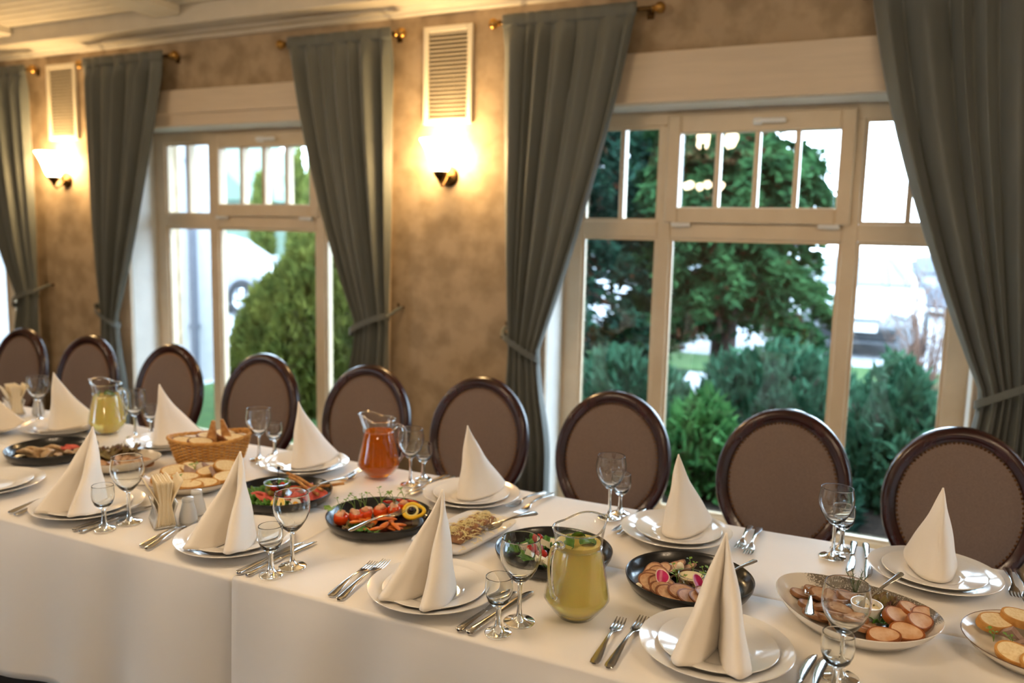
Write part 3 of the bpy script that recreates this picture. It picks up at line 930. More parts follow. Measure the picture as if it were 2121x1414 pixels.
# ------------------------------------------------------------------ jugs
m_lem = mat('lemonade', srgb(238, 220, 134), 0.12, col2=srgb(232, 212, 118), trans=0.25, sss=0.6, nscale=6, spec=.3)
mat('amber_drink', srgb(232, 128, 2), 0.03, trans=0.70, ior=1.15, spec=.3)
mat('mint', srgb(86, 132, 48), 0.5, col2=srgb(58, 104, 36), nscale=60, sss=.1)
thin_glass('jug_glass', (.985, .99, .985), 1.45, 1.1)
def make_jug(label, x, y, spout, handle, liquid, level, leaves):
    """spout and handle: directions in the table plane (radians)"""
    r = thing('glass_jug', label, 'jug', (x, y, TZ), 0, group='glass drink jugs')
    P = [(.036, .0), (.0385, .003), (.050, .016), (.0625, .032), (.0685, .042), (.0675, .050), (.0625, .075), (.0570, .105), (.0515, .132), (.0485, .146), (.0475, .150), (.0485, .154), (.0500, .165), (.0525, .180), (.0545, .188)]
    def wob(t, z):
        if z < .152: return 1.0
        d = math.cos(t - spout)
        return 1 + .26 * ((z - .152) / .036) * max(0, d) ** 10
    ou = MB()
    n = 64
    def shell(prof):
        rows = []
        for (rad, z) in prof:
            row = []
            for i in range(n):
                t = 2 * PI * i / n
                q = max(0, (z - .150) / .038)
                d = max(0, math.cos(t - spout))
                lift = .019 * q * (sm(-.1, 1.0, d)) - .004 * q * d ** 16
                rr_ = rad * (1 + .24 * q * d ** 8)
                row.append((rr_ * math.cos(t), rr_ * math.sin(t), z + lift))
            rows.append(row)
        return rows
    inn = [(rad - .0022, z) for rad, z in P[::-1] if z >= .004]
    rows = shell(P + [(P[-1][0] - .001, P[-1][1] + .0012)] + inn)
    rows.append([(0.001 * math.cos(2 * PI * i / n), .001 * math.sin(2 * PI * i / n), .0045) for i in range(n)])
    rows.insert(0, [(0.001 * math.cos(2 * PI * i / n), .001 * math.sin(2 * PI * i / n), .0) for i in range(n)])
    V = [p for row in rows for p in row]
    F = [(j * n + i, j * n + (i + 1) % n, (j + 1) * n + (i + 1) % n, (j + 1) * n + i) for j in range(len(rows) - 1) for i in range(n)]
    jb = ou.add(V, F).build('jug_body', 'jug_glass', r, angle=60)
    # thick rim and neck ring
    rp = shell([(P[-1][0] - .001, P[-1][1] + .0006)])[0]
    MB().tube(rp + [rp[0]], .0022, 8, cap=False).build('rim', 'clear_glass', jb, angle=180)
    MB().lathe([(.0482 + .0016 * math.cos(a), .151 + .0016 * math.sin(a)) for a in np.linspace(0, 2 * PI, 9)], 48).build('neck_ring', 'clear_glass', jb, angle=180)
    hc, hs = math.cos(handle), math.sin(handle)
    hp = [(.0495, .163), (.060, .171), (.075, .168), (.084, .150), (.085, .120), (.081, .090), (.074, .066), (.066, .058)]
    MB().tube(smooth_path([(q * hc, q * hs, z) for q, z in hp], 5), [.0068] * 8 + [.0058] * 20 + [.0050] * 8, 10).build('handle', 'clear_glass', r, angle=180)
    lp = [(0, .0052)] + [(rad - .0030, max(z, .0052)) for rad, z in P if .002 < z < level] 
    # radius at the level
    zz = [z for _, z in P]; rad = np.interp(level, zz, [q for q, _ in P]) - .0030
    lp += [(rad, level), (rad * .9, level - .0005), (0, level - .0005)]
    MB().lathe(lp, 48).build('drink', liquid, r, angle=50)
    for i in range(leaves):
        a = 2 * PI * i / leaves + .6 * i; q = .020 + .012 * ((i * 7) % 3) / 3
        def lf(u, v, s=i):
            w = .017 * math.sin(PI * min(1, u * .94 + .04)) ** .7
            return ((u - .5) * .042, (v - .5) * 2 * w, .004 * math.sin(6 * u) + .006 * abs(v - .5))
        o = MB().grid(lf, 10, 5).build('mint_leaf', 'mint', r)
        o.modifiers.new('t', 'SOLIDIFY').thickness = .0006
        put(o, (q * math.cos(a), q * math.sin(a), level + .003 - .003 * (i % 2)), a + 1.1, .15 + .5 * (i % 3), .25 * (i % 2))
    return r
make_jug('glass jug of cloudy yellow lemonade with mint nearest the viewer', -.545, 1.515, math.radians(58), math.radians(250), 'lemonade', .160, 4)
make_jug('glass jug of clear amber drink in front of an oval chair', -1.455, 2.125, math.radians(200), math.radians(22), 'amber_drink', .152, 0)
make_jug('glass jug of cloudy yellow lemonade at the far left', -2.668, 2.09, math.radians(195), math.radians(15), 'lemonade', .146, 4)
# small floating citrus slice in the amber jug is part of that jug

# ------------------------------------------------------------------ paper napkins and shakers
mat('paper', srgb(240, 226, 196), 0.8, col2=srgb(234, 218, 186))
mat('grey_ceramic', srgb(205, 205, 203), 0.2, coat=.3)
hd = thing('napkin_holder', 'white ceramic holder packed with cream paper napkins beside the shakers', 'napkin holder', (-1.712, 1.495, TZ), math.radians(-33))
def side(s):
    m = MB()
    def fn(u, v):
        x = (u - .5) * (.086 + .02 * abs(v - .45)); z = .004 + v * .062
        return (x, s * (.0195 + .009 * abs(v - .5) * 2), z)
    o = m.grid(fn, 8, 10).build('holder_side', 'grey_ceramic', hd)
    o.modifiers.new('t', 'SOLIDIFY').thickness = .004
side(-1); side(1)
MB().box(-.043, .043, -.026, .026, 0, .005, c=.001).build('holder_base', 'grey_ceramic', hd)
for i in range(13):
    q = (i - 6) / 6
    def fn(u, v, q=q, i=i):
        x = (u - .5) * .088
        z = .006 + v * (.118 + .002 * math.sin(i * 2.1))
        pin = abs(v - .48) * 2
        y = q * (.0150 + .0085 * pin ** 1.3) + (.016 * max(0, v - .5) * math.copysign(1, q) * (2.6 if i in (0, 12) else 0))
        return (x + .002 * math.sin(i * 1.7), y, z - (.012 * abs(q) * (1 - v)) * 0)
    o = MB().grid(fn, 6, 16).build('paper_napkin', 'paper', hd)
    o.modifiers.new('t', 'SOLIDIFY').thickness = .0026
def shaker(label, x, y):
    r = thing('condiment_shaker', label, 'shaker', (x, y, TZ), 0, group='white ceramic shakers')
    MB().lathe([(0, 0), (.020, 0), (.0235, .003), (.0238, .010), (.0215, .026), (.0165, .046), (.0145, .054), (.0142, .057)], 32).build('body', 'grey_ceramic', r)
    MB().lathe([(.0142, .057), (.0150, .058), (.0152, .064), (.0135, .0675), (.007, .069), (0, .0692)], 32).build('cap', 'grey_ceramic', r)
    for k in range(5):
        a = k * 2 * PI / 5
        o = MB().lathe([(0, .0004), (.0011, .0003), (.0011, -.0005)], 6).build('pour_hole', 'black_glaze', r)
        o.location = (.0055 * math.cos(a), .0055 * math.sin(a), .0689)
h2 = dup(hd, (-3.245, 2.105, TZ), math.radians(-20), 'paper napkin holder behind the cone napkin at the far left edge', 'paper napkin holders')
hd['group'] = 'paper napkin holders'
shaker('white ceramic salt shaker standing right beside the paper napkins', -1.662, 1.535)
shaker('white ceramic shaker standing behind the front salt shaker', -1.690, 1.592)
shaker('pale ceramic shaker at the far left beyond the end napkin', -3.165, 2.155)
# ------------------------------------------------------------------ dishes and food
mat('roast_face', srgb(210, 172, 136), 0.45, col2=srgb(188, 144, 108), nscale=90, sss=.15)
mat('roast_edge', srgb(140, 88, 52), 0.45, col2=srgb(112, 66, 38), nscale=90)
mat('meat_face', srgb(204, 170, 138), 0.5, col2=srgb(178, 138, 106), nscale=70, sss=.1, bump=(200, .3, .001))
mat('meat_edge', srgb(164, 118, 80), 0.5, col2=srgb(132, 90, 56), nscale=70)
mat('chop_face', srgb(224, 192, 160), 0.35, col2=srgb(202, 152, 108), nscale=40, sss=.15)
mat('chop_edge', srgb(170, 98, 42), 0.35, col2=srgb(130, 72, 32), nscale=40)
mat('bread_face', srgb(236, 218, 178), 0.8, col2=srgb(222, 198, 150), nscale=160, bump=(260, .5, .0015))
mat('bread_crust', srgb(206, 154, 84), 0.7, col2=srgb(180, 124, 60), nscale=50)
mat('cracker', srgb(208, 160, 100), 0.75, col2=srgb(164, 108, 58), nscale=60, bump=(120, .5, .002))
mat('pate', srgb(176, 150, 138), 0.6, col2=srgb(160, 132, 120), nscale=90)
mat('cheese_white', srgb(240, 232, 208), 0.6, col2=srgb(232, 222, 194), sss=.2)
mat('cheese_shred', srgb(240, 224, 170), 0.6, col2=srgb(228, 206, 140), sss=.2)
mat('cheese_orange', srgb(236, 186, 92), 0.5, col2=srgb(226, 170, 72), sss=.2)
mat('sesame', srgb(34, 30, 28), 0.6)
mat('tomato', srgb(230, 88, 26), 0.18, col2=srgb(212, 62, 18), nscale=20, sss=.15, coat=.2)
mat('tomato_dark', srgb(176, 36, 24), 0.2, col2=srgb(150, 26, 20), nscale=20)
mat('filling', srgb(236, 190, 158), 0.5, col2=srgb(222, 160, 122), nscale=80, sss=.2)
mat('carrot', srgb(228, 128, 38), 0.4, col2=srgb(206, 98, 24), nscale=60, sss=.15)
mat('lemon_peel', srgb(246, 204, 46), 0.4, col2=srgb(240, 190, 30), sss=.2)
mat('lemon_pith', srgb(246, 230, 150), 0.5, sss=.2)
mat('olive', srgb(28, 20, 30), 0.12, coat=.4, col2=srgb(20, 14, 20))
mat('olive_green', srgb(150, 140, 50), 0.2, coat=.3)
mat('radish_rim', srgb(240, 214, 200), 0.35, sss=.2)
mat('radish_pink', srgb(206, 46, 118), 0.3, col2=srgb(186, 30, 96), nscale=50, sss=.2)
mat('cream_sauce', srgb(244, 226, 178), 0.25, col2=srgb(242, 222, 170), sss=.3)
mat('soy', srgb(22, 14, 12), 0.06)
mat('lettuce_green', srgb(96, 148, 50), 0.45, col2=srgb(60, 112, 34), nscale=40, sss=.1)
mat('lettuce_purple', srgb(88, 52, 50), 0.45, col2=srgb(122, 108, 58), nscale=40)
mat('microgreen', srgb(120, 156, 70), 0.5, col2=srgb(96, 136, 52))
mat('rosemary', srgb(92, 108, 66), 0.6, col2=srgb(66, 84, 48))
mat('ham', srgb(226, 112, 96), 0.35, col2=srgb(206, 84, 74), nscale=50, sss=.2)
mat('salami', srgb(186, 60, 60), 0.4, col2=srgb(222, 150, 136), nscale=160, sss=.1)
mat('egg_white', srgb(246, 242, 232), 0.25, sss=.3)
mat('yolk', srgb(246, 178, 30), 0.35, sss=.2)
mat('fish', srgb(206, 178, 138), 0.35, col2=srgb(170, 138, 98), nscale=50, sss=.15)
mat('mushroom', srgb(196, 170, 140), 0.5, col2=srgb(160, 128, 98), nscale=60)
mat('wicker', srgb(218, 166, 92), 0.55, col2=srgb(196, 138, 66), nscale=60)
mat('speckled_glaze', srgb(228, 222, 212), 0.14, coat=.3, col2=srgb(112, 104, 94), nscale=320, detail=10, ramp=(.28, .46))
_nt = MATS['speckled_glaze'].node_tree
_rmp = [n for n in _nt.nodes if n.type == 'VALTORGB'][0]
_ns = [n for n in _nt.nodes if n.type == 'TEX_NOISE'][0]
_sx = _nt.nodes.new('ShaderNodeSeparateXYZ')
_nt.links.new([n for n in _nt.nodes if n.type == 'TEX_COORD'][0].outputs['Object'], _sx.inputs[0])
_mr = _nt.nodes.new('ShaderNodeMapRange')     # speckle only on the far flank of the glaze
_mr.inputs['From Min'].default_value = .03; _mr.inputs['From Max'].default_value = .075
_nt.links.new(_sx.outputs['Y'], _mr.inputs['Value'])
_ml = _nt.nodes.new('ShaderNodeMath'); _ml.operation = 'MULTIPLY'
_nt.links.new(_ns.outputs['Fac'], _ml.inputs[0]); _nt.links.new(_mr.outputs['Result'], _ml.inputs[1])
_nt.links.new(_ml.outputs[0], _rmp.inputs['Fac'])
mat('cream_glaze', srgb(226, 216, 198), 0.16, coat=.3)
mat('brown_rim', srgb(84, 52, 34), 0.25)

BLACK_P = [(0, .0055), (.100, .0055), (.118, .0080), (.131, .0165), (.1375, .028), (.1400, .0325), (.1420, .0335), (.1430, .032), (.1410, .022), (.133, .008), (.118, .0012), (.100, 0), (0, .001)]
bd = MB().lathe(BLACK_P, 72).build('black_dish', 'black_glaze', None, angle=60)
BD = [(-.365, 1.757, 'round black dish of sliced roast with pink radish and sauce'), (-.697, 1.762, 'round black dish of cheese salad behind the near lemonade jug'),
      (-1.200, 1.757, 'round black dish of stuffed tomatoes with a lemon curl'), (-1.562, 1.792, 'round black dish of cold cuts with lettuce and olives'),
      (-2.547, 1.776, 'round black dish of fish at the far left')]
for i, (x, y, lb) in enumerate(BD):
    use(bd, (x, y, TZ), 0, lb, 'dish', 'round black dishes')
    if i == 3: pass

def disc(name, mats, rx, ry, t, warp=0.0, seed=0, tip=0.0):
    """round or oval slice lying in the xy plane with a rind of its own colour"""
    rr = random.Random(seed)
    n = 28
    ph = rr.uniform(0, 6)
    def rad(a): return 1 + .05 * math.sin(2 * a + ph) + .04 * math.sin(3 * a + 2 * ph) + tip * math.cos(a)
    m = MB()
    rings = [(.0, 0), (.5, 0), (.88, 0), (1.0, 1)]
    V = []; F = []; MI = []
    for side_ in (1, -1):
        base = len(V)
        V.append((0, 0, side_ * t / 2))
        for q in (.45, .86, .97, 1.0):
            for i in range(n):
                a = 2 * PI * i / n
                zz = side_ * t / 2 * (1 if q < .98 else .7)
                V.append((rx * q * rad(a) * math.cos(a), ry * q * rad(a) * math.sin(a), zz))
        for i in range(n):
            j = (i + 1) % n
            F.append((base, base + 1 + i, base + 1 + j) if side_ > 0 else (base, base + 1 + j, base + 1 + i)); MI.append(0)
        for k in range(3):
            for i in range(n):
                j = (i + 1) % n
                q = (base + 1 + k * n + i, base + 1 + (k + 1) * n + i, base + 1 + (k + 1) * n + j, base + 1 + k * n + j)
                F.append(q if side_ > 0 else q[::-1]); MI.append(1 if k >= 1 else 0)
    top = 1 + 3 * n; bot = 1 + 4 * n + 1 + 3 * n
    for i in range(n):
        j = (i + 1) % n
        F.append((top + i, bot + i, bot + j, top + j)); MI.append(1)
    V = [(x, y, z + warp * ((x / rx) ** 2) * rx + .15 * warp * (y / ry) * ry) for x, y, z in V]
    for f, q in zip(F, MI): m.f.append(f); m.mi.append(q)
    m.v = V
    return m.build(name, mats, None, angle=50)
def chunk(name, mt, sx, sy, sz, seed=0, amp=.12, n=20, power=1.0):
    rr = random.Random(seed)
    K = [(Vector((rr.uniform(-1, 1), rr.uniform(-1, 1), rr.uniform(-1, 1))) * rr.uniform(2, 5), rr.uniform(0, 6)) for _ in range(5)]
    def fn(u, v):
        a = 2 * PI * u; b = PI * (v - .5)
        f = lambda q: math.copysign(abs(q) ** power, q)
        d = Vector((f(math.cos(b)) * f(math.cos(a)), f(math.cos(b)) * f(math.sin(a)), f(math.sin(b))))
        k = 1 + amp * sum(math.sin(K_.dot(d) + p) for K_, p in K) / 2.5
        return (d.x * sx * k, d.y * sy * k, d.z * sz * k)
    return MB().grid(fn, n, n // 2 + 2, cu=True).build(name, mt, None, angle=75)
def wedge(name, mt, L, w, h, seed=0):
    m = MB()
    V = [(0, -w / 2, 0), (0, w / 2, 0), (L, 0, 0), (0, -w / 2, h), (0, w / 2, h), (L, 0, h)]
    m.add(V, [(0, 1, 2), (3, 5, 4), (0, 3, 4, 1), (1, 4, 5, 2), (2, 5, 3, 0)])
    return m.build(name, mt, None, smooth=False)
def ruffle(name, mt, R, seed=0, lobes=9, lift=.5):
    rr = random.Random(seed)
    K = [(rr.uniform(.7, 1.3) * f, rr.uniform(0, 6), w) for f, w in ((3, .5), (lobes * .8, .8), (lobes * 1.7, .55), (lobes * 2.9, .3))]
    E = [(rr.uniform(3, 6), rr.uniform(0, 6)), (rr.uniform(9, 14), rr.uniform(0, 6)), (rr.uniform(24, 32), rr.uniform(0, 6))]
    tw = rr.uniform(-.5, .5)
    def fn(u, v):
        a = -1.9 + 3.8 * u
        r = R * (.06 + .94 * v) * (1 + .16 * math.sin(E[0][0] * a + E[0][1]) + v * (.07 * math.sin(E[1][0] * a + E[1][1]) + .05 * math.sin(E[2][0] * a + E[2][1])))
        fr = v ** 2.0 * R * .17
        w = sum(k[2] * math.sin(k[0] * a + k[1]) for k in K)
        z = lift * R * (v ** 1.5 - .35 * v ** 3) + fr * w
        sh_ = fr * .7 * sum(k[2] * math.cos(k[0] * a + k[1] * 1.7) for k in K[1:])
        return (r * math.cos(a) - sh_ * math.sin(a), r * math.sin(a) + sh_ * math.cos(a), z + tw * R * .3 * v * math.sin(a))
    o = MB().grid(fn, 84, 9).build(name, mt, None, angle=180)
    o.modifiers.new('t', 'SOLIDIFY').thickness = .0008
    return o
def sprig(name, mt, h, seed=0, n=3):
    rr = random.Random(seed); m = MB()
    for k in range(n):
        a = rr.uniform(0, 6); q = rr.uniform(.15, .6) * h
        P = smooth_path([(0, 0, 0), (q * .3 * math.cos(a), q * .3 * math.sin(a), h * .5), (q * math.cos(a), q * math.sin(a), h * rr.uniform(.7, 1.05))], 4)
        m.tube(P, .0007, 5)
        e = P[-1]
        for s in (-1, 1):
            b = a + s * 1.1; L = rr.uniform(.007, .012)
            tip = e + Vector((L * math.cos(b), L * math.sin(b), L * .35))
            sd = Vector((-math.sin(b), math.cos(b), 0)) * L * .42
            md = (e + tip) / 2 + Vector((0, 0, .001))
            m.add([e, md + sd, tip, md - sd], [(0, 1, 2, 3)])
    return m.build(name, mt, None, angle=180)
def F(o, label, cat, group, loc, rz=0, rx=0, ry=0, sc=None):
    put(o, loc, rz, rx, ry, sc)
    return tag(o, label, cat, group)
def many(maker, label, cat, group, spots):
    """maker(seed) builds the master, spots = (x, y, z, rz, rx, ry[, scale])"""
    base = maker(0)
    for i, s in enumerate(spots):
        o = base if i == 0 else base.copy()
        if i: COL.objects.link(o)
        put(o, s[:3], *(s[3:6] if len(s) > 3 else (0, 0, 0)), sc=(s[6] if len(s) > 6 else None))
        tag(o, label, cat, group)

Z0 = TZ + .0058
# --- roast dish (radish)
cx, cy = BD[0][:2]
sp = []
for i in range(15):
    a = math.radians(112 + i * 14.5)
    q = .080 + .010 * math.sin(i * 2.1)
    sp.append((cx + q * math.cos(a), cy + q * math.sin(a) * .95, Z0 + .0085 + .0020 * (i % 3), a + PI / 2 + .3, .30, .16))
many(lambda s: disc('roast_slice', ['roast_face', 'roast_edge'], .034, .026, .004, .12, 3), 'thin roast slice fanned on the radish dish', 'meat slice', 'roast slices on the radish dish', sp)
sb = thing('sauce_bowl', 'small glass bowl of cream sauce on the radish dish', 'bowl', (cx + .003, cy + .010, Z0))
MB().lathe([(0, .002), (.022, .003), (.028, .012), (.031, .024), (.0315, .0265), (.0295, .0265), (.0265, .013), (.020, .006), (0, .0055)], 36).build('bowl_glass', 'bowl_glass', sb, angle=180)
MB().lathe([(.0295 + .0013 * math.cos(a), .026 + .0013 * math.sin(a)) for a in np.linspace(0, 2 * PI, 9)], 36).build('rim', 'clear_glass', sb, angle=180)
MB().lathe([(0, .0058), (.020, .0063), (.0262, .013), (.0285, .021), (.026, .0212), (0, .0222)], 32).build('sauce', 'cream_sauce', sb)
for i, (dx, dy, rz, rx, ry, lb) in enumerate(((-.052, -.042, .4, .9, .2, 'pink-centred radish slice at the left of the sauce bowl'), (.024, -.030, 1.2, 1.0, -.1, 'pink-centred radish slice in front of the sauce bowl'))):
    F(disc('radish_slice', ['radish_pink', 'radish_rim'], .0165, .0165, .0022, .25, 5 + i), lb, 'radish', 'radish slices', (cx + dx, cy + dy, Z0 + .028), rz, rx, ry)
for i, (dx, dy) in enumerate(((-.030, .005), (.036, .012), (-.022, -.022), (.028, -.018), (.0, .042), (.05, .03))):
    F(sprig('pea_shoot', 'microgreen', .030, i, 3), 'green pea shoot beside the sauce bowl', 'herb', 'pea shoots on the radish dish', (cx + dx, cy + dy, Z0 + .012))
for i, (dx, dy) in enumerate(((-.02, -.012), (.012, -.026), (.045, .0), (-.045, .012))):
    F(ruffle('dark_leaf', 'lettuce_purple', .020, 20 + i), 'dark salad leaf on the radish dish', 'salad leaf', 'dark leaves on the radish dish', (cx + dx, cy + dy, Z0 + .010), i * 1.7)
F(chunk('garlic_clove', 'cheese_white', .008, .006, .005, 2), 'pale garlic clove at the left end of the roast slices', 'garlic', None, (cx - .098, cy - .062, Z0 + .006))
F(chunk('pickled_garlic', 'cheese_white', .009, .008, .010, 6), 'small pickled garlic head left of the sauce bowl', 'garlic', None, (cx - .030, cy + .034, Z0 + .028))
F(spoon_mesh(.15), 'steel serving spoon leaning on the rim of the radish dish', 'spoon', None, (cx + .128, cy + .118, TZ + .047), math.radians(145), -.24)

# --- cheese salad dish
cx, cy = BD[1][:2]
for i, (dx, dy, a) in enumerate(((.02, -.075, .3), (-.03, -.06, 2.2), (.055, -.06, -.5), (-.06, .0, 1.0), (.0, .05, 3.0), (-.05, .05, 1.9), (.06, .01, .2), (-.085, -.02, 2.6))):
    F(ruffle('lettuce_leaf', 'lettuce_green', .034, 30 + i), 'green lettuce leaf in the cheese salad', 'lettuce', 'lettuce in the cheese salad', (cx + dx, cy + dy, Z0 + .004), a)
ws = []
for i, (dx, dy, a) in enumerate(((-.010, -.078, .5), (.018, -.085, 1.5), (-.04, -.055, 2.1), (.030, -.050, 3.0), (-.062, -.02, 2.6), (-.050, .028, .2), (-.018, .052, 5.0), (.012, .058, 4.3))):
    ws.append((cx + dx, cy + dy, Z0 + .016, a, .5 * math.sin(i), .35))
many(lambda s: wedge('cheese_wedge', 'cheese_white', .036, .026, .014), 'white cheese wedge in the salad behind the lemonade jug', 'cheese', 'white cheese wedges in the salad', ws)
many(lambda s: chunk('cheese_cube', 'cheese_orange', .011, .009, .009, 3, .04, 12, .45), 'orange cheese cube in the salad behind the lemonade jug', 'cheese', 'orange cheese cubes in the salad',
     [(cx + dx, cy + dy, Z0 + .020, a, .2, .1) for dx, dy, a in ((.04, .058, .3), (.055, .045, 1.1), (.025, .075, .8), (.062, .068, .2))])
many(lambda s: chunk('strawberry', 'tomato_dark', .011, .010, .012, 9), 'red berry piece in the salad behind the lemonade jug', 'fruit', 'red berries in the salad',
     [(cx + dx, cy + dy, Z0 + .022, a, .2, .1) for dx, dy, a in ((.018, .066, .3), (-.030, -.02, 1.1), (-.045, -.035, .8), (-.01, -.045, .2), (-.06, .045, .5))])
se = MB()
for i in range(60):
    x, y = rng.normal(cx - .005, .035), rng.normal(cy - .06, .02)
    se.lathe([(0, .001), (.0011, 0), (0, -.001)], 5, c=(x, y, Z0 + .030 + rng.uniform(-.003, .003)))
tag(se.build('sesame_seeds', 'sesame', None), 'black sesame seeds scattered on the cheese wedges', 'seeds', kind='stuff')
rb = thing('dip_bowl', 'small black bowl of dark dip in the cheese salad', 'bowl', (cx + .028, cy + .012, Z0 + .002))
MB().lathe([(0, .001), (.022, .002), (.028, .014), (.0305, .028), (.0290, .0285), (.0262, .015), (.020, .006), (0, .005)], 32).build('bowl_body', 'black_glaze', rb)
MB().lathe([(0, .0052), (.020, .0062), (.0262, .0155), (.0272, .019), (0, .0192)], 28).build('dip', 'soy', rb)

# --- rectangular plate with cheese rolls
RX, RY_, RZ = -.957, 1.793, math.radians(-7)
rp = MB()
def rect(u, v):
    pts = [(0, .004), (.74, .004), (.84, .006), (1.0, .020), (1.012, .0205), (1.0, .017), (.84, .002), (.74, 0), (0, .0005)]
    s, z = pts[int(round(v * 8))]
    t = 2 * PI * u
    c, q = math.cos(t), math.sin(t)
    e = .30
    return (.082 * s * math.copysign(abs(c) ** e, c) * (1.0), .142 * s * math.copysign(abs(q) ** e, q), z)
rp.grid(rect, 96, 9, cu=True)
o = rp.build('rectangular_plate', 'porcelain', None, angle=50)
F(o, 'rectangular white plate of rolls under grated cheese', 'plate', None, (RX, RY_, TZ), RZ)
def loc(dx, dy):
    c, s = math.cos(RZ), math.sin(RZ)
    return RX + c * dx - s * dy, RY_ + s * dx + c * dy
rolls = []
for i, dy in enumerate((-.055, -.02, .018, .055, .09)):
    x, y = loc(.0, dy); rolls.append((x, y, TZ + .020, RZ + .15 * math.sin(i * 3), 0, 0))
def roll_m(s):
    m = MB()
    prof = [(0, -.030), (.013, -.030), (.0155, -.026), (.016, 0), (.0155, .026), (.013, .030), (0, .030)]
    m.lathe(prof, 18)
    m.v = [(z, x, y) for x, y, z in m.v]
    return m.build('stuffed_roll', ['meat_edge'], None)
many(roll_m, 'dark stuffed roll under the grated cheese', 'roll', 'stuffed rolls under cheese', rolls)
sh = MB()
for i in range(420):
    k = i % 5
    dy = (-.055, -.02, .018, .055, .09)[k] + rng.normal(0, .012); dx = rng.normal(0, .022)
    z = TZ + .036 + rng.uniform(-.004, .007) - .55 * abs(dx) * .6
    if rng.random() < .16: dx *= 2.0; dy += rng.normal(0, .02); z = TZ + .012 + rng.uniform(0, .004)
    dx = max(-.062, min(.062, dx)); dy = max(-.105, min(.118, dy))
    x, y = loc(dx, dy)
    a = rng.uniform(0, 6.28); L = rng.uniform(.006, .012)
    c, s = math.cos(a) * L, math.sin(a) * L
    sh.tube([(x - c, y - s, z - .001), (x, y, z + rng.uniform(.0, .003)), (x + c, y + s, z - .001)], .0009, 4, cap=False)
tag(sh.build('grated_cheese', 'cheese_shred', None), 'pale grated cheese heaped over the rolls', 'cheese', kind='stuff')
oc = [(*loc(-.02 + .012 * math.cos(i), -.098 + .010 * math.sin(2 * i)), TZ + .009, i, 0, 0) for i in range(7)]
many(lambda s: chunk('olive_piece', 'olive', .005, .004, .003, 4), 'chopped olive bit on the rectangular plate', 'olive', 'olive bits on the rectangular plate', oc)
x, y = loc(.02, .03)
F(fork_mesh(.19), 'steel serving fork resting across the cheese rolls', 'fork', None, (-.815, 1.928, TZ + .046), math.radians(157), -.02, -.25)

# --- stuffed tomato dish
cx, cy = BD[2][:2]
TS = ((-.083, -.062), (-.058, -.030), (-.046, .000), (-.022, .032), (.008, .058), (.016, .096))
def tom(seed):
    o = MB()
    P = [(0, .001), (.010, .0015), (.0175, .008), (.0195, .017), (.0185, .026), (.0165, .029), (.0150, .027), (0, .024)]
    o.lathe(P, 28)
    return o.build('stuffed_tomato', 'tomato', None)
tsp = []
for i, (dx, dy) in enumerate(TS):
    tsp.append((cx + dx, cy + dy, Z0 + .001, i * 1.1, .12 * math.sin(i * 2), .1 * math.cos(i)))
many(tom, 'orange-red tomato cup on the dish with the lemon', 'tomato', 'stuffed tomato cups', tsp)
many(lambda s: chunk('shrimp_filling', 'filling', .014, .012, .009, 5, .3), 'pale filling heaped in a tomato cup', 'filling', 'tomato fillings', [(cx + dx, cy + dy, Z0 + .030, i * 1.9, .2, 0) for i, (dx, dy) in enumerate(TS)])
many(lambda s: chunk('shrimp', 'filling', .016, .008, .007, 8, .25), 'peeled shrimp lying behind the tomato cups', 'shrimp', 'shrimps on the tomato dish', [(cx + dx, cy + dy, Z0 + .018, a, .3, .2) for dx, dy, a in ((-.075, .0, .3), (-.06, .035, 1.2), (-.035, .06, .6), (-.005, .085, 2.0), (-.03, .03, .9), (-.085, -.03, 2.2))])
for i, (dx, dy) in enumerate(TS + ((-.07, .012), (-.03, .052))):
    F(sprig('pea_shoot', 'microgreen', .044, 50 + i, 3), 'pea shoot standing in the stuffed tomato row', 'herb', 'pea shoots on the tomato dish', (cx + dx, cy + dy, Z0 + .030), i)
F(ruffle('pea_leaf', 'microgreen', .022, 61, 3, .2), 'round green leaf hanging over the left rim of the tomato dish', 'leaf', None, (cx - .108, cy - .060, Z0 + .040), 3.6)
many(lambda s: chunk('pepper_strip', 'tomato_dark', .018, .005, .004, 3, .2), 'red pepper strip behind the tomato cups', 'pepper', 'pepper strips', [(cx + dx, cy + dy, Z0 + .034, a, 0, .2) for dx, dy, a in ((.004, .102, .5), (-.02, .075, .9), (.034, .108, .3))])
many(lambda s: chunk('carrot_ribbon', 'carrot', .020, .007, .004, 12, .35), 'orange carrot ribbon in the front of the tomato dish', 'carrot', 'carrot ribbons', [(cx + .02 + .07 * math.cos(t) * q, cy - .03 + .05 * math.sin(t) * q, Z0 + .006 + .004 * (i % 4), t * 2, .2 * math.sin(i), .2) for i, (t, q) in enumerate([(j * .55, .4 + .6 * ((j * 7) % 10) / 10) for j in range(18)])])
for i, (dx, dy) in enumerate(((-.04, -.062), (-.005, -.05), (.0, -.085), (-.03, -.09), (.03, -.075), (-.055, -.075))):
    F(ruffle('herb_tuft', 'lettuce_purple' if i % 2 else 'lettuce_green', .018, 70 + i), 'curly salad tuft in front of the tomato cups', 'salad leaf', 'salad tufts on the tomato dish', (cx + dx, cy + dy, Z0 + .006), i * 1.3)
lm = thing('lemon_curl', 'curled lemon slice holding a black olive on the tomato dish', 'lemon', (cx + .062, cy + .062, Z0 + .026), math.radians(25))
lm.rotation_euler = (math.radians(40), 0, math.radians(25))
def ring_(u, v):
    t = 2 * PI * u; b = 2 * PI * v
    R = .022 + .004 * max(0, math.cos(t)) ** 6 * 3
    q = R + .0055 * math.cos(b)
    return (q * math.cos(t), q * math.sin(t), .0050 * math.sin(b))
MB().grid(ring_, 40, 10, cu=True, cv=True).build('peel', 'lemon_peel', lm)
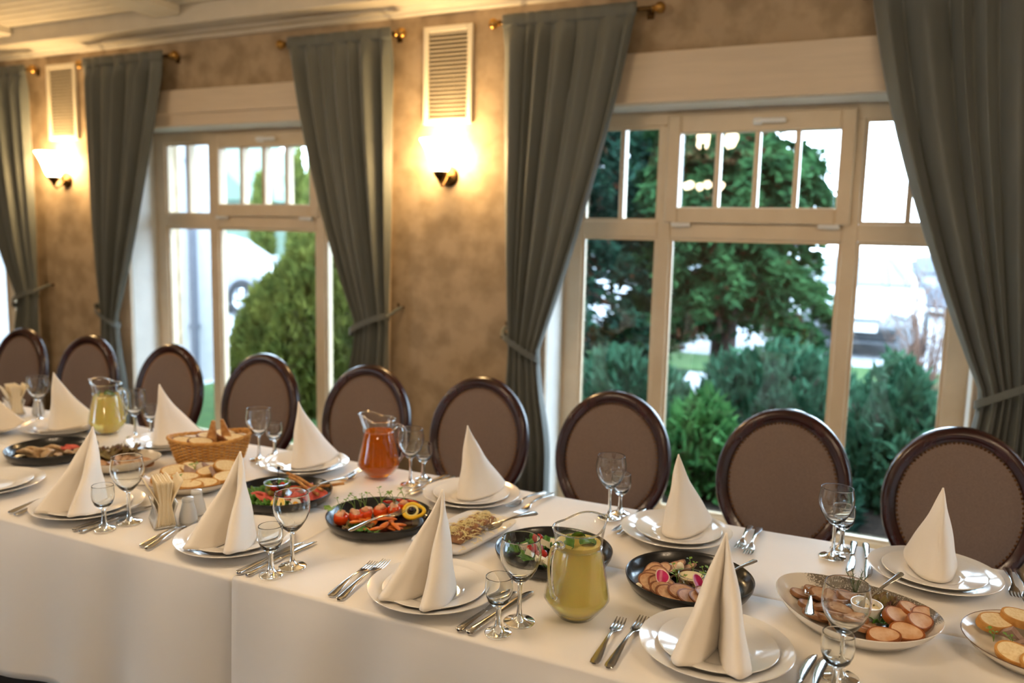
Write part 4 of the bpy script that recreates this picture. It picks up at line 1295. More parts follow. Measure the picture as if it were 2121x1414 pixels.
MB().lathe([(.0185, .003), (.0185, -.003), (.013, -.002), (.013, .002), (.0185, .003)], 30).build('pith', 'lemon_pith', lm)
F(chunk('black_olive', 'olive', .0105, .010, .010, 1, .02), 'black olive inside the lemon curl', 'olive', None, (cx + .062, cy + .060, Z0 + .029))
F(chunk('olive_half', 'olive', .010, .008, .008, 3, .05), 'black olive half behind the lemon curl', 'olive', None, (cx + .082, cy + .088, Z0 + .018))
F(fork_mesh(.185), 'steel serving fork lying over the near rim of the tomato dish', 'fork', None, (-1.182, 1.598, TZ + .038), math.radians(-14), 0.02)

# --- cold cuts dish
cx, cy = BD[3][:2]
for i, (dx, dy, a) in enumerate(((.03, -.105, -1.2), (.055, -.095, -.8), (.0, -.10, -2.0), (-.03, -.085, -2.5), (.075, -.075, -.5), (-.06, .02, 2.4), (-.075, .05, 2.8), (-.08, -.03, 3.2))):
    F(ruffle('lettuce_leaf', 'lettuce_green', .040, 90 + i, 11, .6), 'frilly green lettuce leaf on the cold cuts dish', 'lettuce', 'lettuce on the cold cuts dish', (cx + dx * .8, cy + dy * .8, Z0 + .004), a)
jr = thing('olive_glass', 'small glass of olives with a pick on the cold cuts dish', 'glass', (cx + .004, cy - .030, Z0))
MB().lathe([(0, .002), (.026, .003), (.030, .010), (.034, .050), (.0355, .058), (.034, .058), (.0325, .050), (.0285, .011), (.024, .005), (0, .004)], 32).build('glass_wall', 'bowl_glass', jr, angle=180)
MB().lathe([(.0347 + .0012 * math.cos(a), .058 + .0012 * math.sin(a)) for a in np.linspace(0, 2 * PI, 9)], 32).build('rim', 'clear_glass', jr, angle=180)
k = 0
for lay, z in ((0, .014), (1, .030), (2, .046)):
    for j in range(5):
        a = j * 2 * PI / 5 + lay * .6
        mt_ = ('olive', 'olive_green', 'tomato_dark')[(j + lay) % 3]
        o = chunk('olive', mt_, .0095, .0095, .0088, k, .03, 14); k += 1
        F(o, {'olive': 'black olive in the small glass', 'olive_green': 'green olive in the small glass', 'tomato_dark': 'red grape in the small glass'}[mt_], 'olive', 'olives in the glass', (cx + .004 + .0185 * math.cos(a), cy - .030 + .0185 * math.sin(a), Z0 + z))
many(lambda s: disc('ham_fold', ['ham', 'ham'], .026, .020, .005, .35, 4), 'folded pink ham slice on the cold cuts dish', 'ham', 'ham folds', [(cx + dx, cy + dy, Z0 + .016, a, .5, .3) for dx, dy, a in ((.085, -.01, .3), (.10, .02, 1.0), (.09, .045, .7), (.11, -.02, 2.2), (.07, -.035, 1.4), (-.02, -.065, .2), (.02, -.07, 1.9), (-.045, -.055, 2.5))])
many(lambda s: disc('salami_slice', ['salami', 'tomato_dark'], .022, .022, .003, .3, 6), 'salami slice on the cold cuts dish', 'salami', 'salami slices', [(cx + dx, cy + dy, Z0 + .014, a, .4, -.3) for dx, dy, a in ((.05, .0, .3), (.06, .03, 1.0), (.04, .05, .7), (.02, .035, 2.2), (.06, -.055, 1.4), (.03, .075, .1))])
many(lambda s: MB().tube(smooth_path([(-.085, 0, 0), (-.03, .003, .001), (.03, -.002, 0), (.085, .002, .001)], 4), [.0045] * 13, 8).build('breadstick', 'cracker', None), 'thin breadstick lying across the cold cuts dish', 'breadstick', 'breadsticks', [(cx + .020, cy + .072, Z0 + .034, math.radians(-14), 0, .10), (cx + .034, cy + .050, Z0 + .030, math.radians(-22), 0, .08), (cx + .055, cy + .080, Z0 + .022, math.radians(48), 0, 0)])
eg = thing('egg_half', 'halved boiled egg on the near rim of the cold cuts dish', 'egg', (cx + .104, cy - .066, Z0 + .018))
eg.rotation_euler = (math.radians(48), 0, math.radians(50))
MB().lathe([(0, -.014), (.010, -.012), (.016, -.005), (.0175, 0), (.0165, .001), (0, .001)], 26, 1.2, .95).build('egg_white', 'egg_white', eg)
MB().lathe([(0, .0035), (.006, .003), (.0095, .001), (.0095, 0)], 22, 1.05, .95).build('yolk', 'yolk', eg)
F(disc('lemon_slice', ['lemon_peel', 'lemon_pith'], .018, .018, .004, 0, 8), 'yellow lemon slice beside the lettuce on the cold cuts dish', 'lemon', None, (cx + .064, cy - .098, Z0 + .024), .4, .8, 0)
F(fork_mesh(.17), 'steel serving fork raised over the right rim of the cold cuts dish', 'fork', None, (-1.432, 1.925, TZ + .050), math.radians(165), -.06)
F(MB().tube([(0, 0, 0), (.004, .002, .05)], .0012, 6).lathe([(0, -.006), (.005, -.003), (.005, .003), (0, .006)], 10, c=(.004, .002, .052)).build('cocktail_pick', 'olive', None), 'dark cocktail pick standing in the glass of olives', 'pick', None, (cx + .0, cy - .022, Z0 + .045))

# --- fish dish far left
cx, cy = BD[4][:2]
many(lambda s: chunk('fish_fillet', 'fish', .032, .016, .012, 4, .65, 30), 'piece of pale fish on the far left black dish', 'fish', 'fish pieces', [(cx + dx, cy + dy, Z0 + .012, a, .2, .1) for dx, dy, a in ((-.03, -.05, .3), (-.01, -.015, 1.0), (-.045, -.02, .7), (.02, -.03, 2.2), (.0, .03, .4))])
many(lambda s: chunk('pink_onion', 'ham', .016, .006, .005, 7, .5), 'pink pickled onion on the far left black dish', 'onion', 'pickled onions', [(cx + dx, cy + dy, Z0 + .020, a, .2, .1) for dx, dy, a in ((.03, .02, .3), (.045, .04, 1.0), (.02, .05, .7))])
many(lambda s: chunk('mushroom_slice', 'mushroom', .020, .010, .006, 2, .3), 'brown mushroom piece on the far left black dish', 'mushroom', 'mushroom pieces', [(cx + dx, cy + dy, Z0 + .012, a, .2, .1) for dx, dy, a in ((.06, .02, .3), (.055, .06, 1.0), (.075, .045, .7), (.06, -.02, 2.0))])

# --- oval meat platter
PX, PY, PR = -.020, 1.752, math.radians(-24)
pl = MB()
def platt(u, v):
    pts = [(0, .006), (.60, .006), (.76, .011), (.90, .026), (.985, .040), (1.0, .0415), (1.005, .040), (.93, .024), (.78, .004), (.62, 0), (0, .001)]
    s, z = pts[int(round(v * 10))]
    t = 2 * PI * u
    k = 1 + .10 * math.cos(t)
    return (  .166 * s * math.cos(t), .136 * s * math.sin(t) * k, z + .006 * s ** 3 * math.cos(2 * t))
pl.grid(platt, 96, 11, cu=True)
pl.mi = [0 if (i // 96) < 5 else 1 for i in range(len(pl.f))]
o = pl.build('oval_platter', ['speckled_glaze', 'porcelain'], None, angle=60)
F(o, 'large oval speckled platter of sliced meat and potatoes at the right', 'platter', None, (PX, PY, TZ), PR)
Zp = TZ + .0065
many(lambda s: disc('meat_slice', ['meat_face', 'meat_edge'], .030, .022, .009, .06, 8), 'thick brown meat slice on the oval platter', 'meat slice', 'meat slices on the oval platter',
     [(PX + dx, PY + dy, Zp + .010 + .005 * (i % 3), a, .25 * math.sin(i), .25) for i, (dx, dy, a) in enumerate(((-.105, .055, .4), (-.085, .075, 1.2), (-.065, .05, .2), (-.085, .005, .6), (-.06, .0, 1.7), (-.04, .03, .9), (-.07, -.035, .3), (-.045, -.045, 2.2), (-.03, -.015, .1), (-.02, -.065, .8), (.0, -.035, 2.6), (.01, -.075, .4), (-.05, .085, .4), (.025, -.05, 1.4), (-.02, .07, .7)))])
many(lambda s: disc('chop', ['chop_face', 'chop_edge'], .032, .022, .015, .05, 21), 'golden orange-edged roast slice at the right of the platter', 'meat slice', 'golden slices on the oval platter',
     [(PX + dx, PY + dy, Zp + .014 + dz, a, rx, ry) for dx, dy, dz, a, rx, ry in ((.078, .0, .012, .7, .5, .2), (.095, -.055, .006, .1, .5, .1), (.118, -.012, .014, .9, .45, .1), (.125, .035, .008, 1.0, .5, 0), (.10, .045, .012, 1.2, .4, .2), (.055, -.085, .002, .4, .3, 0))])
rk = thing('ramekin', 'white ramekin of pale sauce on the oval platter', 'ramekin', (PX + .022, PY + .012, Zp + .001))
MB().lathe([(0, 0), (.024, 0), (.026, .003), (.0305, .034), (.0310, .036), (.0295, .036), (.0245, .006), (0, .005)], 36).build('cup', 'porcelain', rk)
MB().lathe([(0, .0055), (.024, .0062), (.0283, .026), (0, .0262)], 30).build('sauce', 'cream_sauce', rk)
F(spoon_mesh(.155), 'dark steel spoon standing in the ramekin', 'spoon', None, (PX + .086, PY + .096, Zp + .082), math.radians(140), -.46)
for i, (dx, dy, a) in enumerate(((.060, .050, .3), (.07, .035, 1.4), (.05, .065, 2.5), (.078, .06, .8))):
    F(ruffle('purple_lettuce', 'lettuce_purple', .034, 110 + i, 10, .8), 'purple lettuce leaf behind the ramekin on the platter', 'lettuce', 'purple lettuce on the oval platter', (PX + dx, PY + dy, Zp + .006), a)
for i, (dx, dy, a) in enumerate(((.048, .0, -.6), (.088, .062, .2))):
    F(ruffle('green_lettuce', 'lettuce_green', .026, 120 + i, 8, .7), 'green lettuce leaf under the purple leaves on the platter', 'lettuce', 'green lettuce on the oval platter', (PX + dx, PY + dy, Zp + .006), a)
rm = MB()
for i in range(6):
    a = i * 1.05; q = .016
    P = smooth_path([(0, 0, 0), (q * .5 * math.cos(a), q * .5 * math.sin(a), .025), (q * math.cos(a) * 1.3, q * math.sin(a) * 1.3, .050)], 5)
    rm.tube(P, .0009, 5)
    for j, p in enumerate(P):
        for s in range(4):
            b = s * PI / 2 + j
            e = p + Vector((.008 * math.cos(b), .008 * math.sin(b), .006))
            sd = Vector((-math.sin(b), math.cos(b), 0)) * .0008
            rm.add([p - sd, p + sd, e], [(0, 1, 2)])
F(rm.build('rosemary_sprig', 'rosemary', None, angle=180), 'rosemary sprig standing at the back rim of the oval platter', 'herb', None, (PX - .002, PY + .100, Zp + .012))
F(fork_mesh(.175), 'steel serving fork lying over the left rim of the oval platter', 'fork', None, (PX - .080, PY - .108, TZ + .044), math.radians(4), -.10)

# --- round bread plates
def rim_plate(label, x, y, r):
    k = r / .14
    R = thing('bread_plate', label, 'plate', (x, y, TZ), 0)
    P = [(0, .006), (.085 * k, .006), (.105 * k, .010), (.130 * k, .026), (.1385 * k, .032)]
    Q = [(.1400 * k, .031), (.131 * k, .021), (.105 * k, .003), (.085 * k, 0), (0, .001)]
    m = MB().lathe(P, 64); m.lathe(Q, 64)
    m.build('plate_body', 'cream_glaze', R)
    MB().lathe([(.1385 * k, .032), (.1395 * k, .0327), (.1402 * k, .032), (.1400 * k, .031)], 64).build('rim_band', 'brown_rim', R)
    return R
rim_plate('cream plate with brown rim holding bread at the right edge', .312, 1.767, .138)
rim_plate('cream plate of bread slices in front of the bread basket', -1.893, 1.772, .142)
def bread(s): return disc('bread_slice', ['bread_face', 'bread_crust'], .042, .023, .017, .03, 14, .12)
many(bread, 'herbed bread slice on the brown-rimmed plate', 'bread', 'bread slices at the right edge',
     [(.236, 1.822, TZ + .030, .6, .35, .1), (.262, 1.700, TZ + .026, -.45, .55, .1), (.300, 1.675, TZ + .024, -.4, .45, .1), (.330, 1.860, TZ + .028, .2, .3, 0), (.370, 1.700, TZ + .026, .3, .3, 0), (.285, 1.845, TZ + .040, -.1, .2, .1)])
many(lambda s: wedge('pate_wedge', 'pate', .048, .042, .010), 'grey triangular wedge on the plate at the right edge', 'cheese', 'grey wedges at the right edge', [(.272, 1.772, TZ + .030, 2.3, .9, .3), (.300, 1.742, TZ + .028, 2.6, 1.0, .3), (.320, 1.790, TZ + .026, 1.8, .8, .2)])
many(lambda s: sprig('herb_sprig', 'microgreen', .020, 4, 3), 'small green herb on the bread plate at the right edge', 'herb', 'herbs on the right bread plate', [(.232, 1.765, TZ + .016, 0, 0, 0), (.262, 1.752, TZ + .020, 1, 0, 0)])
bx, by = -1.893, 1.772
many(bread, 'pale bread slice on the plate in front of the basket', 'bread', 'bread slices in front of the basket',
     [(bx + dx, by + dy, TZ + z, a, rx, ry) for dx, dy, z, a, rx, ry in ((.035, .095, .040, 1.0, .7, .2), (.075, -.035, .024, .5, .4, 0), (.045, -.06, .022, .2, .3, 0), (-.01, -.03, .028, .9, .3, .1), (.0, .05, .026, 1.6, .3, 0), (-.08, .05, .026, 2.0, .4, 0), (-.06, -.06, .022, .6, .2, 0), (-.09, .0, .03, 1.2, .5, 0), (.09, .03, .028, 1.5, .4, 0))])
many(lambda s: wedge('pate_wedge', 'pate', .048, .042, .010), 'greyish triangular wedge between the pale bread slices', 'cheese', 'grey wedges on the bread plate', [(bx + .028, by + .045, TZ + .030, 2.0, 1.0, .4), (bx - .03, by + .07, TZ + .028, 1.6, .9, .3), (bx - .05, by + .01, TZ + .030, 1.0, .9, .2)])
many(lambda s: sprig('herb_sprig', 'microgreen', .022, 9, 4), 'small green herb between the pale bread slices', 'herb', 'herbs on the left bread plate', [(bx + .0, by - .06, TZ + .026, 0, 0, 0), (bx - .04, by + .045, TZ + .030, 1, 0, 0)])

# --- leaf shaped bowl with lettuce and meat
lx, ly = -2.235, 1.780
bw = MB().lathe([(0, .005), (.055, .005), (.085, .014), (.110, .034), (.1145, .0405), (.1165, .040), (.112, .032), (.086, .009), (.055, 0), (0, .001)], 56, 1.05, .90,
               rfun=lambda t, z: 1 + .10 * max(0, math.cos(t)) ** 6 * (z / .04)).build('serving_bowl', 'cream_glaze', None, angle=60)
F(bw, 'cream bowl with dark lettuce and meat behind the front wine glass', 'bowl', None, (lx, ly, TZ), math.radians(35))
for i, (dx, dy, a) in enumerate(((-.065, .035, 2.4), (-.07, .01, 2.9), (-.04, .06, 1.9), (-.08, -.015, 3.4), (-.05, .03, 2.2))):
    F(ruffle('dark_lettuce', 'lettuce_purple', .048, 140 + i, 10, 1.0), 'dark red lettuce leaf in the cream bowl', 'lettuce', 'dark lettuce in the cream bowl', (lx + dx, ly + dy, TZ + .012), a)
many(lambda s: disc('meat_slice', ['meat_face', 'meat_edge'], .030, .022, .008, .06, 18), 'brown meat slice in the cream bowl', 'meat slice', 'meat slices in the cream bowl', [(lx + dx, ly + dy, TZ + .022, a, .4, .2) for dx, dy, a in ((.03, .02, .3), (.05, .03, 1.0), (.06, -.01, .7), (.02, -.03, 2.2), (.0, .01, 1.5), (.075, .04, .5), (-.02, -.05, .1))])

# --- bread basket
BKX, BKY, BKR = -2.052, 2.000, math.radians(52)
bk = thing('bread_basket', 'oval woven wicker basket of bread', 'basket', (BKX, BKY, TZ), BKR)
def bx_r(z): return 0.78 + .22 * (z / .082) ** .8
weave = MB()
for k in range(15):
    z = .005 + k * .0054
    n = 132; pts = []
    for i in range(n):
        t = 2 * PI * i / n
        w = .0040 * math.sin(22 * t + (k % 2) * PI)
        s = bx_r(z)
        tx = .004 * (z / .08) * math.cos(2 * t)
        pts.append(((.131 * s + w) * math.cos(t), (.086 * s + w) * math.sin(t), z + tx * 1.5))
    weave.tube(pts + [pts[0]], .0025, 5, cap=False)
tag(weave.build('woven_wall', 'wicker', bk, angle=180), kind='stuff')
st = MB()
for i in range(44):
    t = 2 * PI * i / 44
    st.tube([((.131 * bx_r(z)) * math.cos(t), (.086 * bx_r(z)) * math.sin(t), z) for z in (.0, .03, .06, .084)], .0024, 5)
tag(st.build('wicker_stakes', 'wicker', bk, angle=180), kind='stuff')
rim = []
for i in range(80):
    t = 2 * PI * i / 80
    rim.append((.134 * math.cos(t), .089 * math.sin(t), .084 + .006 * math.cos(2 * t)))
br = MB()
for q in range(3):
    pts = [(x * (1 + .012 * math.cos(i * .9 + q * 2.1)), y * (1 + .012 * math.cos(i * .9 + q * 2.1)), z + .0032 * math.sin(i * .9 + q * 2.1)) for i, (x, y, z) in enumerate(rim)]
    br.tube(pts + [pts[0]], .0034, 6, cap=False)
br.build('braided_rim', 'wicker', bk, angle=180)
MB().lathe([(0, .004), (.78, .004), (.78, .0), (0, 0)], 40, .131, .086).build('basket_base', 'wicker', bk)
mat('basket_liner', srgb(246, 240, 230), .7)
def liner(u, v):
    t = 2 * PI * u
    s = .70 + .22 * v
    return (.131 * s * math.cos(t), .086 * s * math.sin(t),   .008 + .064 * v + .006 * v ** 3 * math.sin(3 * t + 1))
def W(dx, dy):
    c, s = math.cos(BKR), math.sin(BKR)
    return BKX + c * dx - s * dy, BKY + s * dx + c * dy
o = MB().grid(liner, 48, 6, cu=True).build('liner_napkin', 'basket_liner', None)
o.modifiers.new('t', 'SOLIDIFY').thickness = .001
F(o, 'white napkin lining the bread basket', 'napkin', None, (BKX, BKY, TZ), BKR)
for i, (dx, dy, a, z, rx, lb) in enumerate(((-.085, -.01, .3, .082, .35, 'seeded brown bread slice at the left end of the basket'), (-.035, -.03, .1, .080, .3, 'brown bread slice at the front of the basket'), (.075, -.015, -.3, .080, .25, 'brown bread slice at the right end of the basket'), (.0, .03, .2, .084, .2, 'brown bread slice at the back of the basket'), (.05, .03, .6, .086, .4, 'brown bread slice behind the two crackers'))):
    o = disc('bread_slice', ['bread_face', 'roast_edge'], .042, .030, .016, .02, 33 + i)
    x, y = W(dx, dy)
    F(o, lb, 'bread', 'bread slices in the basket', (x, y, TZ + z - .010), a + BKR, rx, .1)
many(lambda s: chunk('bread_piece', 'cracker', .034, .026, .018, 2, .15), 'bread piece low in the basket', 'bread', 'bread pieces low in the basket', [(*W(dx, dy), TZ + .040, a, 0, 0) for dx, dy, a in ((-.07, .01, .3), (-.02, -.02, 1.0), (.03, .015, .5), (.075, -.005, 2.0))])
for dx, dy, a, ry, lb in ((.0, -.005, 0, .16, 'pointed cracker standing up in the middle of the basket'), (.055, .0, .3, -.22, 'pointed cracker standing up at the right of the basket')):
    x, y = W(dx, dy)
    m = MB(); V = [(-.018, -.006, 0), (.020, -.006, 0), (.005, -.004, .080), (-.004, -.004, .082)]
    V += [(p, q + .012, z) for p, q, z in V]
    m.add(V, [(0, 1, 2, 3), (7, 6, 5, 4), (0, 4, 5, 1), (1, 5, 6, 2), (2, 6, 7, 3), (3, 7, 4, 0)])
    F(m.build('cracker', 'cracker', None, smooth=False), lb, 'cracker', 'crackers in the basket', (x, y, TZ + .060), .4 + a, 0.1, ry)
F(MB().tube([(0, 0, 0), (.09, .02, .001), (.15, .05, .0)], .0045, 8, flat=.3).build('tong_end', 'steel', None), 'steel tong end beside the front napkin at the far left', 'tongs', None, (-2.15, 1.62, TZ + .002), .2)
# ------------------------------------------------------------------ outdoors
G = -.15
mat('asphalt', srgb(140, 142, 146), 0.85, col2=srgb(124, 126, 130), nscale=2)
mat('lawn', srgb(66, 88, 52), 0.9, spec=.05, col2=srgb(52, 74, 44), nscale=9, bump=(80, .6, .02))
mat('soil', srgb(40, 33, 28), 0.95, spec=.05, col2=srgb(26, 22, 19), nscale=12, bump=(40, .8, .03))
leafy('fir_green', srgb(57, 92, 54), srgb(35, 66, 42), 4, .3)
leafy('fir_dark', srgb(39, 71, 54), srgb(26, 49, 42), 4, .25)
leafy('juniper', srgb(66, 105, 81), srgb(42, 78, 58), 5, .25)
leafy('fern_green', srgb(78, 126, 69), srgb(51, 96, 53), 5, .3)
leafy('thuja', srgb(116, 122, 60), srgb(74, 88, 42), 5, .3)
leafy('dry_needles', srgb(108, 69, 49), srgb(78, 49, 36), 5, .2)
mat('bark', srgb(74, 56, 46), 0.9, col2=srgb(52, 40, 34), nscale=14, stretch=(3, 3, .5), bump=(30, .7, .02))
mat('twig', srgb(112, 84, 70), 0.8)
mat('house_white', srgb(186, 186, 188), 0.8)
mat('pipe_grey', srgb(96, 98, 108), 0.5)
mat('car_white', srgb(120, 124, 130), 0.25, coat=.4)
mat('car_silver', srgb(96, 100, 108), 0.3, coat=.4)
mat('car_glass', srgb(50, 60, 68), 0.15, coat=.5)
mat('tyre', srgb(34, 34, 36), 0.8)
mat('alloy', srgb(214, 216, 220), 0.25, metal=.8)
mat('black_plastic', srgb(34, 36, 40), 0.5)
mat('headlamp', srgb(170, 174, 180), 0.06, coat=1.0)
mat('plate_white', srgb(240, 240, 238), 0.4)
mat('roof_green', srgb(86, 104, 88), 0.7)

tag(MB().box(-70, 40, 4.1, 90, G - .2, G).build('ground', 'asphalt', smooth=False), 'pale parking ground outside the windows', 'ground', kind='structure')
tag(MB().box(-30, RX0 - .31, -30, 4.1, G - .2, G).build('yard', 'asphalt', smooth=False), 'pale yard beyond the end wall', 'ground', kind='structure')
tag(MB().box(-6.6, -2.9, 4.1, 6.9, G - .05, G + .02).build('lawn_patch', 'lawn', smooth=False), 'green lawn below the left window', 'lawn', kind='structure')
tag(MB().box(-2.9, 3.5, 4.1, 8.6, G - .05, G + .03).build('flower_bed', 'soil', smooth=False), 'dark planting bed below the right window', 'soil', kind='structure')
tag(MB().box(-4.5, 8, 10.3, 11.8, G - .05, G + .03).build('grass_strip', 'lawn', smooth=False), 'pale grass strip in front of the white car', 'lawn', kind='structure')

def sprays(mb, C, D, L, Wd, mi=0, fold=.25):
    """leaf blades: centres C, directions D (unit), length L, width Wd arrays; each blade two quads with a bent tip"""
    n = len(C)
    up_ = rng.normal(size=(n, 3)); S = np.cross(D, up_); S /= np.linalg.norm(S, axis=1)[:, None] + 1e-9
    N = np.cross(S, D)
    a = C - D * L[:, None] * .5
    b1 = C + S * Wd[:, None] * .5; b2 = C - S * Wd[:, None] * .5
    e = C + D * L[:, None] * .5 - N * (L * fold)[:, None]
    V = np.empty((n * 4, 3)); V[0::4] = a; V[1::4] = b1; V[2::4] = e; V[3::4] = b2
    k = len(mb.v)
    mb.v.extend(map(tuple, V.tolist()))
    mb.f.extend([(k + 4 * i, k + 4 * i + 1, k + 4 * i + 2, k + 4 * i + 3) for i in range(n)])
    mb.mi.extend([mi] * n)
def unit(a): return a / (np.linalg.norm(a, axis=1)[:, None] + 1e-9)

def conifer(label, x, y, h, R, z0, nb, mt, seed, per=70, dry=.12, droop=.5, leafL=.16):
    global rng
    rng = np.random.default_rng(seed)
    r = thing('conifer_tree', label, 'tree', (x, y, G), 0)
    MB().tube([(0, 0, -.1), (.03, 0, h * .3), (-.02, .03, h * .7), (0, 0, h)], [.13, .11, .06, .015], 12).build('trunk', 'bark', r)
    bm, fm = MB(), MB()
    for i in range(nb):
        q = rng.random() ** .8
        z = z0 + (h - z0) * q
        a = rng.uniform(0, 2 * PI)
        L = R * (1 - .82 * q) * rng.uniform(.7, 1.1)
        d = np.array([math.cos(a), math.sin(a), 0])
        t = np.linspace(0, 1, 6)
        P = np.array([0, 0, z]) + d * (L * t)[:, None] + np.array([0, 0, 1.0]) * (L * (.22 * t - droop * t ** 2))[:, None]
        bm.tube(P.tolist(), np.linspace(.022, .004, 6).tolist(), 5, cap=False)
        m = int(per * (.35 + L / R))
        u = rng.random(m) ** .6
        C = np.stack([np.interp(u, t, P[:, k]) for k in range(3)], 1)
        side = np.array([-d[1], d[0], 0])
        off = rng.normal(size=m) * .22 * L * (1.1 - u) * .6
        C = C + side * off[:, None] + rng.normal(size=(m, 3)) * [.03, .03, .05]
        C[:, 2] -= np.abs(off) * .35
        D = unit(d * .7 + side * np.sign(off)[:, None] * .8 + np.array([0, 0, -.45]) + rng.normal(size=(m, 3)) * .35)
        br_ = rng.random(m) < dry * (2.6 - 3.0 * u)      # dry sprays sit near the trunk
        for q_, msk in ((0, ~br_), (1, br_)):
            kk = int(msk.sum())
            if kk: sprays(fm, C[msk], D[msk], rng.uniform(.6, 1.3, kk) * leafL, rng.uniform(.25, .45, kk) * leafL, q_)
    bm.build('branches', 'bark', r)
    tag(fm.build('foliage', [mt, 'dry_needles'], r, angle=180), kind='stuff')
    return r
conifer('large green conifer with drooping branches behind the right window', -1.45, 7.9, 5.6, 1.30, .80, 320, 'fir_green', 21, 250, dry=.12, leafL=.14)
conifer('dark conifer filling the left panes of the right window', -3.05, 7.2, 5.6, 1.40, .25, 260, 'fir_dark', 22, 170, dry=.14, leafL=.13)
conifer('tall dark conifer behind the drooping conifer', -3.0, 12.2, 6.8, 2.2, .9, 200, 'fir_dark', 23, 150, dry=.05, leafL=.17)

def mound(name, label, x, y, rx, ry, h, mt, n, seed, upw=.5, L=.13, cat='shrub', core=True, group=None):
    global rng
    rng = np.random.default_rng(seed)
    r = thing(name, label, cat, (x, y, G), 0, group)
    K = [(rng.normal(size=3) * 4, rng.uniform(0, 6)) for _ in range(4)]
    d = unit(rng.normal(size=(n, 3))); d[:, 2] = np.abs(d[:, 2]) * 1.0
    lump = 1 + .12 * sum(np.sin(d @ k + p) for k, p in K) / 1.6
    rad = rng.uniform(.45, 1.0, n) ** .45 * lump
    C = d * rad[:, None] * [rx, ry, h]
    D = unit(d * .8 + np.array([0, 0, upw]) + rng.normal(size=(n, 3)) * .4)
    m = MB(); sprays(m, C, D, rng.uniform(.6, 1.3, n) * L, rng.uniform(.22, .4, n) * L)
    tag(m.build('foliage', mt, r, angle=180), kind='stuff')
    s = MB()
    for i in range(14):
        a = rng.uniform(0, 6.28); q = rng.uniform(.3, .8)
        s.tube([(0, 0, -.05), (rx * q * .4 * math.cos(a), ry * q * .4 * math.sin(a), h * .4), (rx * q * math.cos(a), ry * q * math.sin(a), h * .75)], [.02, .014, .006], 5)
    s.build('stems', 'bark', r)
    return r
mound('juniper_bush', 'blue-green juniper mound in the middle of the right window', -.72, 6.5, .75, .55, .95, 'juniper', 5200, 31, .7)
mound('juniper_bush', 'blue-green juniper mound at the right of the right window', .12, 5.72, .50, .42, .84, 'juniper', 4200, 32, .7)
mound('juniper_bush', 'blue-green juniper low behind the left panes of the right window', -1.78, 6.0, .62, .45, .80, 'juniper', 3800, 33, .6)
mound('leafy_shrub', 'bright green leafy shrub behind the chairs at the right window', -1.12, 5.35, .36, .32, .62, 'fern_green', 1500, 34, .2, .17)
mound('leafy_shrub', 'dark leafy shrub low behind the chair at the right window', -.42, 5.0, .36, .26, .42, 'fir_dark', 1900, 35, .3, .14)
mound('thuja_ball', 'round yellow-green bush behind the left window', -5.02, 6.25, .78, .70, 1.64, 'thuja', 24000, 36, .9, .14)
for i, (x, y, h, w) in enumerate(((-18.1, 20, 3.9, .38), (-17.1, 20.5, 4.3, .40), (-16.0, 20, 3.9, .42), (-14.9, 20.3, 4.4, .42))):
    mound('columnar_thuja', 'slim columnar thuja far behind the left window, number %s from the left' % ('one', 'two', 'three', 'four')[i], x, y, w, w, h, 'thuja', 2600, 40 + i, 1.4, .3, 'tree', group='columnar thujas')
# bare twiggy shrub
rng = np.random.default_rng(50)
tw = thing('bare_shrub', 'bare twiggy shrub in front of the white car', 'shrub', (.30, 7.4, G))
m = MB()
for i in range(44):
    a = rng.uniform(0, 6.28); q = rng.uniform(.1, .50); h = rng.uniform(.9, 1.55)
    P = smooth_path([(rng.normal(0, .12), rng.normal(0, .12), -.05), (q * .4 * math.cos(a), q * .4 * math.sin(a), h * .5), (q * math.cos(a), q * math.sin(a), h)], 3)
    m.tube(P, np.linspace(.007, .002, len(P)).tolist(), 4, cap=False)
    for j in range(5):
        p = P[rng.integers(2, len(P))]; b = rng.uniform(0, 6.28); L = rng.uniform(.1, .3)
        m.tube([p, p + Vector((L * .5 * math.cos(b), L * .5 * math.sin(b), L * .6)), p + Vector((L * math.cos(b), L * math.sin(b), L))], [.003, .0025, .0015], 4, cap=False)
m.build('twigs', 'twig', tw)

